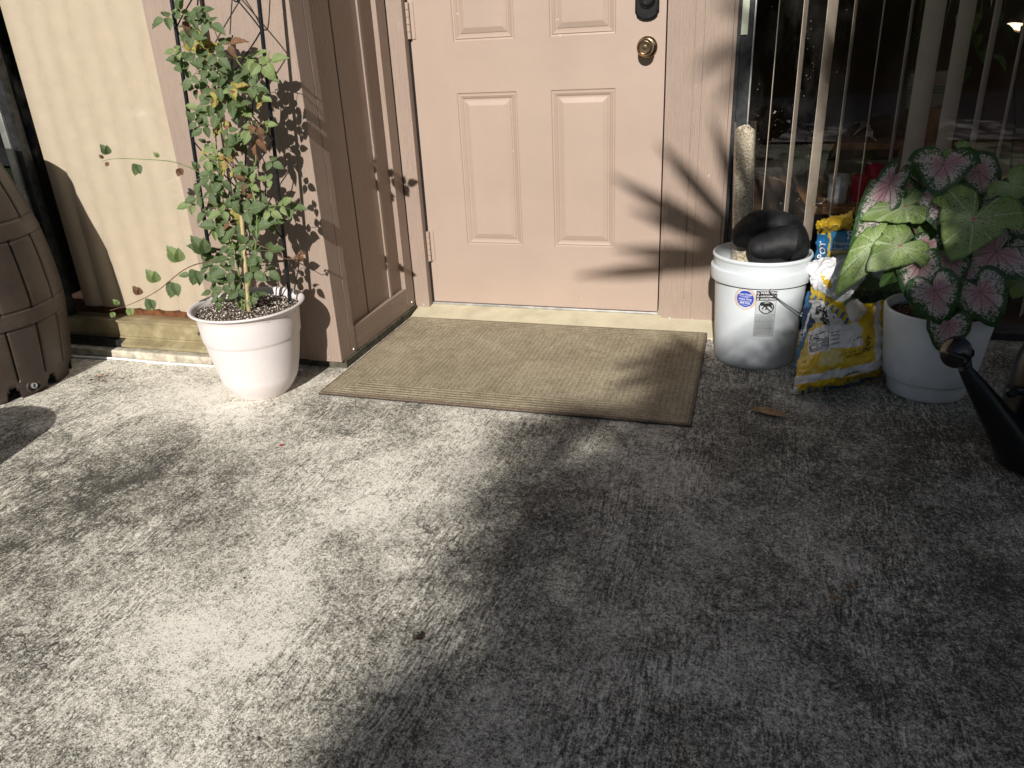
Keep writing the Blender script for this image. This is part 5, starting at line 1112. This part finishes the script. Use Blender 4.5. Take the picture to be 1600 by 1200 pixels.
# ------------------------------------------------------------------ watering can
wc = thing('watering_can', 'black plastic watering can with a round glossy rose in front of the caladium pot', 'watering can', (2.02, -0.86, 0))
wx, wy = 2.0, -0.90
def wr_(a, h): return 0
b = MB(); n = 72; prof = [(0.115, 0.0), (0.128, 0.006), (0.135, 0.03), (0.137, 0.10), (0.139, 0.104), (0.137, 0.108), (0.134, 0.20), (0.128, 0.27), (0.115, 0.32), (0.09, 0.345), (0.085, 0.352), (0.08, 0.345), (0.075, 0.30)]; vs = []
for r, h in prof: vs += [Vector((wx + r * 1.25 * math.cos(6.2832 * k / n), wy + r * 0.92 * math.sin(6.2832 * k / n), h)) for k in range(n)]
b.add(vs, [(j * n + k, j * n + (k + 1) % n, (j + 1) * n + (k + 1) % n, (j + 1) * n + k) for j in range(len(prof) - 1) for k in range(n)] + [tuple(range(n))[::-1]]); b.build('body', M_CAN, wc, smooth=True, auto=50)
RS = at(1491, 550, y=-1.0); S1 = at(1506, 574, y=-0.99); S2 = at(1534, 616, y=-0.985); S3 = at(1566, 665, y=-.97); S4 = at(1592, 705, y=-.955)
Q = spline([tuple(S1), tuple(S2), tuple(S3), tuple(S4)], 8); N = len(Q); b = MB(); b.tube(Q, [0.0135 + 0.036 * (i / (N - 1)) for i in range(N)], 24); b.build('spout', M_CAN, wc, smooth=True)
axr = (CAMN(RS) * 0.62 + Vector((-0.70, -0.25, 0.10))).normalized()
c0 = RS - axr * 0.012
rs = along([(0.013, -0.045), (0.014, -0.03), (0.022, -0.012), (0.034, 0.0), (0.0365, 0.006), (0.035, 0.011), (0.031, 0.0125), (0.029, 0.0135), (0.018, 0.022), (0.001, 0.0265)], c0, axr, 48); rs.build('rose', plain('glossy black rose', (0.012, 0.012, 0.013), 0.08, 0, 0.2, 30), wc, smooth=True, auto=50)
MB().tube([c0 - axr * 0.035, (c0 - axr * 0.035 + S1) / 2, S1 + (S2 - S1) * 0.15], [0.012, 0.013, 0.0125], 16).build('rose_neck', M_CAN, wc, smooth=True)
MB().tube(spline([(wx - 0.10, wy, 0.24), (wx - 0.05, wy - 0.01, 0.36), (wx + 0.06, wy, 0.40), (wx + 0.17, wy, 0.33), (wx + 0.20, wy, 0.20), (wx + 0.165, wy, 0.10)], 8), 0.012, 14).build('handle', M_CAN, wc, smooth=True)
kb = at(1580, 612, y=-.98); MB().lathe([(0.001, 0.016), (0.008, 0.014), (0.012, 0.008), (0.012, 0.0), (0.009, -0.02)][::-1], kb, 24, 'y').build('knob', M_CAN, wc, smooth=True)
MB().tube([kb + Vector((0, 0.012, 0)), (wx - 0.08, wy - 0.05, kb.z - 0.01)], 0.010, 12).build('cap_strut', M_CAN, wc, smooth=True)

# ------------------------------------------------------------------ small things on the slab
b = MB(); P = spline([(-1.35, -0.742, 0.005), (-1.14, -0.750, 0.005), (-0.95, -0.738, 0.0055), (-0.75, -0.742, 0.0045), (-0.53, -0.735, 0.005), (-0.40, -0.73, 0.005), (-0.2, -0.71, 0.005)], 8)
b.tube(P, 0.0042, 10); tag(b.build('cable', M_CABLE, smooth=True), 'thin white cable lying along the wall behind the cream pot', 'cable')
def flatleaf(name, px, py, ang_, L, Wd, label, mat=M_DEADLEAF, lift=0.012, grp=None, cat='leaf'):
    p = at(px, py, z=0.003); d = Vector((math.cos(rad(ang_)), math.sin(rad(ang_)), 0)); s = Vector((-d.y, d.x, 0)); n = 14; vs = []
    for k in range(n + 1):
        t_ = k / n; w = Wd * math.sin(math.pi * t_ ** 0.8) ** 0.8 if 0 < t_ < 1 else 0
        for q in (-1, -0.5, 0, 0.5, 1): vs.append(p + d * L * (t_ - 0.5) + s * w * q + Vector((0, 0, 0.001 + lift * (abs(q) ** 2 * 0.6 * (w / Wd) + 0.5 * (t_ - 0.5) ** 2) + 0.001 * nz(k, q * 2))))
    b = MB(); b.add(vs, [(k * 5 + i, k * 5 + i + 1, (k + 1) * 5 + i + 1, (k + 1) * 5 + i) for k in range(n) for i in range(4)]); o = b.build(name, mat, smooth=True, auto=180)
    m_ = o.modifiers.new('th', 'SOLIDIFY'); m_.thickness = 0.0006; return tag(o, label, cat, grp)
flatleaf('fallen_leaf', 1205, 647, -18, 0.105, 0.022, 'large brown fallen leaf on the slab right of the mat')
flatleaf('fallen_leaf', 1302, 936, -15, 0.020, 0.003, 'tiny tan leaf scrap near the lower right of the slab', grp=None)
flatleaf('fallen_leaf', 1328, 919, -20, 0.014, 0.003, 'tiniest tan leaf scrap just above the other scrap on the right of the slab')
flatleaf('fallen_leaf', 250, 561, -2, 0.08, 0.008, 'narrow dry leaf lying against the curb behind the white cable')
flatleaf('fallen_leaf', 655, 1000, 20, 0.016, 0.006, 'small dark curled leaf on the sunlit middle of the slab', M_SOILD)
flatleaf('fallen_leaf', 440, 697, 40, 0.012, 0.005, 'tiny red petal on the slab below the cream pot', plain('red petal', (0.35, 0.04, 0.03), 0.7), 0.006)
def twig(pts, r, label):
    P = spline([tuple(at(x, y, z=0.004)) for x, y in pts], 5); b = MB(); b.tube(P, r, 5); tag(b.build('twig', M_TWIG, smooth=True), label, 'twig')
twig([(1322, 859), (1340, 858), (1358, 853), (1383, 855)], 0.0013, 'longest dry twig on the shaded slab, right of centre')
twig([(1298, 895), (1306, 902), (1315, 909)], 0.0009, 'short straight twig left of the curved one on the shaded slab')
twig([(1314, 889), (1325, 900), (1345, 906)], 0.0009, 'thin curved twig between two straighter ones on the shaded slab')
twig([(1370, 912), (1380, 920), (1398, 925)], 0.0009, 'bent twig farthest down on the shaded slab')
twig([(1535, 845), (1548, 850), (1562, 857)], 0.0009, 'short twig near the right edge of the slab')
twig([(412, 640), (416, 636), (424, 634), (428, 630)], 0.0012, 'hooked dark twig in front of the cream pot')
twig([(65, 645), (72, 641), (78, 637)], 0.0011, 'tiny dark twig in front of the brown barrel')
rr = random.Random(21)
b = MB()                       # crumbs of soil and bark spilt beside the barrel, plus grit scattered over the slab
def crumb(b, p, s):
    ps = [p + Vector((rr.uniform(-1, 1), rr.uniform(-1, 1), rr.uniform(0, 0.7))) * s for _ in range(5)]
    b.add(ps, [(0, 1, 2), (0, 2, 3), (0, 3, 4), (1, 2, 4), (2, 3, 4), (0, 1, 4)])
for i in range(500):
    px = rr.gauss(165, 26); py = 590 + (165 - px) * 0.15 + rr.gauss(0, 6)
    if rr.random() < 0.3: px = rr.uniform(130, 330); py = rr.uniform(572, 610)
    crumb(b, at(px, py, z=0.001), rr.uniform(0.001, 0.0035))
for i in range(900):
    x = rr.uniform(-0.8, 2.1); y = rr.uniform(-2.2, -0.9); crumb(b, Vector((x, y, 0.0005)), rr.uniform(0.0006, 0.0018))
for i in range(250):
    a = rr.uniform(1.10, 1.75); crumb(b, Vector((a, rr.gauss(-0.62, 0.12), 0.0005)), rr.uniform(0.0006, 0.002))
for i in range(110):
    crumb(b, Vector((rr.uniform(-0.8, 1.9), rr.uniform(-2.2, -0.75), 0.0005)), rr.uniform(0.0022, 0.0045))
tag(b.build('soil_crumbs', plain('soil crumbs', (0.06, 0.035, 0.022), 0.95, 0, 0.4, 80)), kind='stuff')
b = MB()
for (px, py, s) in [(163, 783, .005), (175, 782, .004), (350, 757, .006), (348, 768, .004), (480, 712, .005), (262, 773, .003), (655, 998, .002), (1240, 858, .003), (1228, 855, .003), (1415, 890, .004), (1432, 714, .004), (945, 1052, .004), (1005, 1128, .004)]:
    p = at(px, py, z=0.0005)
    for _ in range(2): crumb(b, p, s)
for i in range(500):
    crumb(b, Vector((rr.uniform(-0.9, 2.3), rr.uniform(-2.3, -0.7), 0.0002)), rr.uniform(0.0007, 0.002))
for i in range(90):
    crumb(b, Vector((rr.uniform(-0.9, 2.0), rr.uniform(-2.2, -0.75), 0.0002)), rr.uniform(0.002, 0.0042))
tag(b.build('gravel_chips', M_STONE), kind='stuff')
b = MB(); p = at(157, 588, z=0.004)
for _ in range(9): crumb(b, p + Vector((rr.uniform(-.016, .016), rr.uniform(-.01, .01), 0)), rr.uniform(0.004, 0.009))
tag(b.build('bark_chips', M_DEADLEAF), kind='stuff')

# ------------------------------------------------------------------ palm and trees out in the garden (they shade the slab and show in the glass)
SD = Vector((-0.06, 1.0, -0.53))
def shade_pt(u, w, y):         # the point at depth y on the sunbeam that meets the house wall (y = 0) at x = u, z = w
    return Vector((u, 0, w)) + SD * y
def fan(b, hub, axis, nrm, R0, spread=150, n=22, w0=0.016, rr=random, droop=0.15):
    axis = Vector(axis).normalized(); nrm = Vector(nrm).normalized(); s = axis.cross(nrm).normalized(); nrm = s.cross(axis).normalized()
    for i in range(n):
        a = rad(-spread + 2 * spread * i / (n - 1)); d = axis * math.cos(a) + s * math.sin(a); L = R0 * (0.75 + 0.25 * math.cos(a * 0.55)) * rr.uniform(0.92, 1.05); sd = d.cross(nrm).normalized()
        P = []
        for t_, w in ((0.0, 0.3), (0.35, 1.0), (0.7, 0.75), (1.0, 0.05)):
            c = hub + d * L * t_ - Vector((0, 0, 1)) * droop * L * t_ * t_; P += [c - sd * w0 * w + nrm * 0.004 * w, c + sd * w0 * w + nrm * 0.004 * w, c]
        b.add(P, [(0, 2, 5, 3), (2, 1, 4, 5), (3, 5, 8, 6), (5, 4, 7, 8), (6, 8, 11, 9), (8, 7, 10, 11)])
rr = random.Random(17)
def inside(u, w):
    # where the shade of the crown falls, measured on the plane of the wall
    if w < -0.78: e = 0.36 + (w + 1.12) * 0.30
    elif w < -0.5: e = 0.52 + (w + 0.78) * 0.85
    elif w < 0.0: e = 0.92 + (w + 0.45) * 0.45
    else: e = 1.42 - 0.08 * w
    return u - e
palm = thing('palm_tree', 'fan palm standing in the garden behind the patio, reflected in the window', 'tree', (2.6, -5.1, -0.05))
b = MB()
cnt = 0
tries = 0
while cnt < 165 and tries < 5000:
    tries += 1
    u = rr.uniform(0.3, 3.0); w = rr.uniform(-1.75, 1.35); R0 = rr.uniform(0.28, 0.45); e = inside(u, w)
    if e < R0 * (0.85 if w < -0.98 else 0.45 if w < -0.6 else 0.75): continue
    soft = e < 0.9 and w < -0.55
    if soft and rr.random() < 0.3: continue
    y = rr.uniform(-9.6, -7.6) if soft else rr.uniform(-6.6, -4.6); hub = shade_pt(u, w, y)
    if e < R0 * 1.3: R0 *= 0.85
    a = rr.uniform(0, 6.283); axis = Vector((math.cos(a), 0.3 * rr.uniform(-1, 1), math.sin(a)))
    fan(b, hub, axis, -SD.normalized() + Vector((rr.uniform(-.6, .6), 0, rr.uniform(-.6, .6))), R0, 155, 22, 0.0165, rr); b_h = hub; cnt += 1
    q = Vector((2.6, -5.1, 3.1)); b.tube([q + (hub - q) * 0.08, q.lerp(hub, 0.6) + Vector((0, 0, 0.12)), hub], 0.010, 5)
for k, (u, w) in enumerate([(0.98, -0.52), (1.10, -0.60), (1.22, -0.48), (1.02, -0.72), (1.16, -0.80), (0.92, -0.88), (1.08, -0.98), (1.30, -0.66), (1.14, -0.30), (1.04, -0.38), (1.26, -0.92), (1.36, -0.42), (0.78, -1.02), (0.66, -1.12), (0.80, -0.80)]):
    hub = shade_pt(u, w, rr.uniform(-8.6, -7.4)); a = rr.uniform(0, 6.283)
    fan(b, hub, Vector((math.cos(a), 0.2, math.sin(a))), -SD.normalized() + Vector((rr.uniform(-.4, .4), 0, rr.uniform(-.4, .4))), rr.uniform(0.22, 0.32) if k not in (8, 9) else 0.2, 155, 22, 0.0165, rr)
    q = Vector((2.6, -5.1, 3.1)); b.tube([q + (hub - q) * 0.08, q.lerp(hub, 0.6) + Vector((0, 0, 0.12)), hub], 0.010, 5)
for _ in range(46):            # the thick side of the crown, toward the window
    u = rr.uniform(1.72, 2.6); w = rr.uniform(-0.35, 1.3); hub = shade_pt(u, w, rr.uniform(-6.2, -4.6)); a = rr.uniform(0, 6.283)
    fan(b, hub, Vector((math.cos(a), 0.2, math.sin(a))), -SD.normalized() + Vector((rr.uniform(-.5, .5), 0, rr.uniform(-.5, .5))), rr.uniform(0.24, 0.34), 155, 22, 0.018, rr)
    q = Vector((2.6, -5.1, 3.1)); b.tube([q + (hub - q) * 0.08, q.lerp(hub, 0.6) + Vector((0, 0, 0.12)), hub], 0.010, 5)
# the fronds whose tips throw single streaks on the door, the mat and the slab
def streaks(u0, w0, ends, y, wd=0.024):
    hub = shade_pt(u0, w0, y)
    for (u, w) in ends:
        e = shade_pt(u, w, y - 0.1); d = e - hub; sd = d.cross(SD).normalized(); P = []
        for t_, k in ((0, 0.5), (0.3, 1.0), (0.7, 0.85), (1.0, 0.1)): c = hub + d * t_; P += [c - sd * wd * k, c + sd * wd * k, c + SD * 0.01]
        b.add(P, [(0, 2, 5, 3), (2, 1, 4, 5), (3, 5, 8, 6), (5, 4, 7, 8), (6, 8, 11, 9), (8, 7, 10, 11)])
    q = Vector((2.6, -5.1, 3.1)); b.tube([q, q.lerp(hub, 0.6) + Vector((0, 0, 0.1)), hub], 0.008, 5)
streaks(1.26, 0.24, [(0.89, 0.65), (0.73, 0.54), (0.74, 0.27), (0.59, 0.16), (1.07, 0.72), (0.80, 0.42), (1.22, 0.6)], -4.9, 0.028)
streaks(0.95, -0.60, [(0.40, -0.80), (0.44, -0.70), (0.52, -0.60), (0.46, -0.92), (0.62, -1.02)], -8.0, 0.016)
streaks(1.26, 0.98, [(1.00, 0.86), (1.08, 0.74), (1.06, 1.08), (1.25, 1.25)], -8.0, 0.03)
streaks(0.88, -0.42, [(0.42, -0.66), (0.46, -0.55), (0.58, -0.44), (0.54, -0.72), (0.62, -0.62)], -7.6, 0.018)
streaks(1.10, -0.18, [(0.78, -0.26), (0.80, -0.36), (0.88, -0.16), (0.95, -0.08)], -6.0, 0.026)
streaks(1.44, 1.0, [(1.40, 0.80), (1.46, 0.78), (1.52, 0.8), (1.36, 0.88), (1.56, 0.9), (1.6, 1.02), (1.34, 1.08)], -6.0, 0.011)
b.build('crown', M_PALM, palm)
P = [(2.6, -5.1, -0.05), (2.62, -5.08, 0.8), (2.58, -5.1, 1.7), (2.6, -5.1, 2.6), (2.6, -5.1, 3.2)]
MB().tube(spline(P, 6), [0.15 - 0.002 * i + 0.012 * (i % 2) for i in range(25)], 16).build('trunk', M_BARK, palm, smooth=True)
def tree(x, y, h, r, n, label, seed):
    t = thing('tree', label, 'tree', (x, y, -0.05)); q = random.Random(seed)
    b = MB(); b.tube(spline([(x, y, -0.05), (x + 0.1, y, h * 0.3), (x - 0.1, y + 0.1, h * 0.6), (x, y, h * 0.85)], 5), [0.16 - 0.008 * i for i in range(16)], 10)
    cl = []
    for i in range(26):
        a = q.uniform(0, 6.283); e = q.uniform(-0.4, 1.3); d = Vector((math.cos(a) * math.cos(e), math.sin(a) * math.cos(e), math.sin(e) * 0.8)); c = Vector((x, y, h * 0.62)) + d * r * q.uniform(0.4, 0.95); cl.append(c)
        if i % 2: b.tube([(x, y, h * 0.45), tuple(Vector((x, y, h * 0.5)).lerp(c, 0.5) + Vector((0, 0, 0.1))), tuple(c)], 0.03, 6)
    b.build('trunk', M_BARK, t, smooth=True); b = MB()
    for i in range(n):
        c = q.choice(cl) + Vector((q.gauss(0, 1), q.gauss(0, 1), q.gauss(0, 1))) * r * 0.2; u = Vector((q.gauss(0, 1), q.gauss(0, 1), q.gauss(0, 1))).normalized(); v = u.cross(Vector((q.gauss(0, 1), q.gauss(0, 1), q.gauss(0, 1)))).normalized(); s = q.uniform(0.05, 0.11)
        b.add([c - u * s, c + v * s * 0.5, c + u * s, c - v * s * 0.5], [(0, 1, 2, 3)])
    b.build('crown', M_TREE, t)
for i, (x, y, h, r, lb_) in enumerate([(-9, -16, 6.5, 3.0, 'broad green tree across the road, leftmost in the reflection'), (-2.5, -18, 7, 3.2, 'tall green tree across the road behind the camera'), (4.5, -17, 6.5, 3.2, 'round green tree across the road seen in the window glass'), (11, -18, 7.2, 3.4, 'wide green tree across the road to the right'), (18, -17, 6.5, 3.2, 'farthest right green tree across the road')]):
    tree(x, y, h, r, 5000, lb_, i)
tree(8.5, -4.6, 3.8, 1.6, 4000, 'dense unseen leafy tree added beyond the patio far to the right', 77)  # added out of view to cut sky light on the right side
def shrub(x, y, r, h, n, label, seed):
    t = thing('shrub', label, 'shrub', (x, y, -0.05)); q = random.Random(seed); b = MB()
    for i in range(9): a = q.uniform(0, 6.283); b.tube([(x, y, -0.05), (x + r * 0.4 * math.cos(a), y + r * 0.4 * math.sin(a), h * 0.5), (x + r * 0.8 * math.cos(a), y + r * 0.8 * math.sin(a), h * 0.85)], 0.012, 5)
    b.build('stems', M_BARK, t); b = MB()
    for i in range(n):
        d = Vector((q.gauss(0, 1), q.gauss(0, 1), q.gauss(0, 1))).normalized() * q.uniform(0.5, 1) ** 0.5; c = Vector((x + d.x * r, y + d.y * r, h * 0.55 + d.z * h * 0.45)) * 1.0; u = Vector((q.gauss(0, 1), q.gauss(0, 1), q.gauss(0, 1))).normalized(); v = u.cross(Vector((q.gauss(0, 1), q.gauss(0, 1), q.gauss(0, 1)))).normalized(); s = q.uniform(0.03, 0.06)
        b.add([c - u * s, c + v * s * 0.5, c + u * s, c - v * s * 0.5], [(0, 1, 2, 3)])
    b.build('foliage', M_TREE, t)
for i, (x, y, r, h, lb_) in enumerate([(-0.5, -4.6, 0.45, 0.4, 'low green shrub at the left end of the bed by the lawn'), (1.0, -4.7, 0.5, 0.42, 'low green shrub in the middle of the bed by the lawn'), (4.2, -4.7, 0.6, 0.9, 'tall green shrub right of the fan palm')]): shrub(x, y, r, h, 2600, lb_, 90 + i)

hg = thing('hedge', 'long dark clipped hedge running along the far side of the road', 'hedge', (3, -12.6, -0.05)); q = random.Random(4)
b = MB(); nx, nzz = 160, 14; vs = []
for j in range(nzz + 1):
    for i in range(nx + 1):
        x = -17 + 40 * i / nx; z = -0.05 + 2.9 * j / nzz; vs.append((x, -12.4 + 0.35 * nz(x * 1.3, z * 1.5) - (0.5 if j == nzz else 0), z + 0.2 * nz(x, 7)))
b.add(vs, [(j * (nx + 1) + i, j * (nx + 1) + i + 1, (j + 1) * (nx + 1) + i + 1, (j + 1) * (nx + 1) + i) for j in range(nzz) for i in range(nx)]); b.box(-17, 23, -13.6, -12.95, -0.05, 2.7)
for i in range(9000):
    c = Vector((q.uniform(-17, 23), q.uniform(-12.6, -12.1), q.uniform(0, 3.0))); c.y += 0.3 * nz(c.x * 1.3, c.z * 1.5); u = Vector((q.gauss(0, 1), q.gauss(0, 1), q.gauss(0, 1))).normalized(); v = u.cross(Vector((q.gauss(0, 1), q.gauss(0, 1), q.gauss(0, 1)))).normalized(); s = q.uniform(0.05, 0.10)
    b.add([c - u * s, c + v * s * 0.5, c + u * s, c - v * s * 0.5], [(0, 1, 2, 3)])
b.build('foliage', M_TREE, hg)
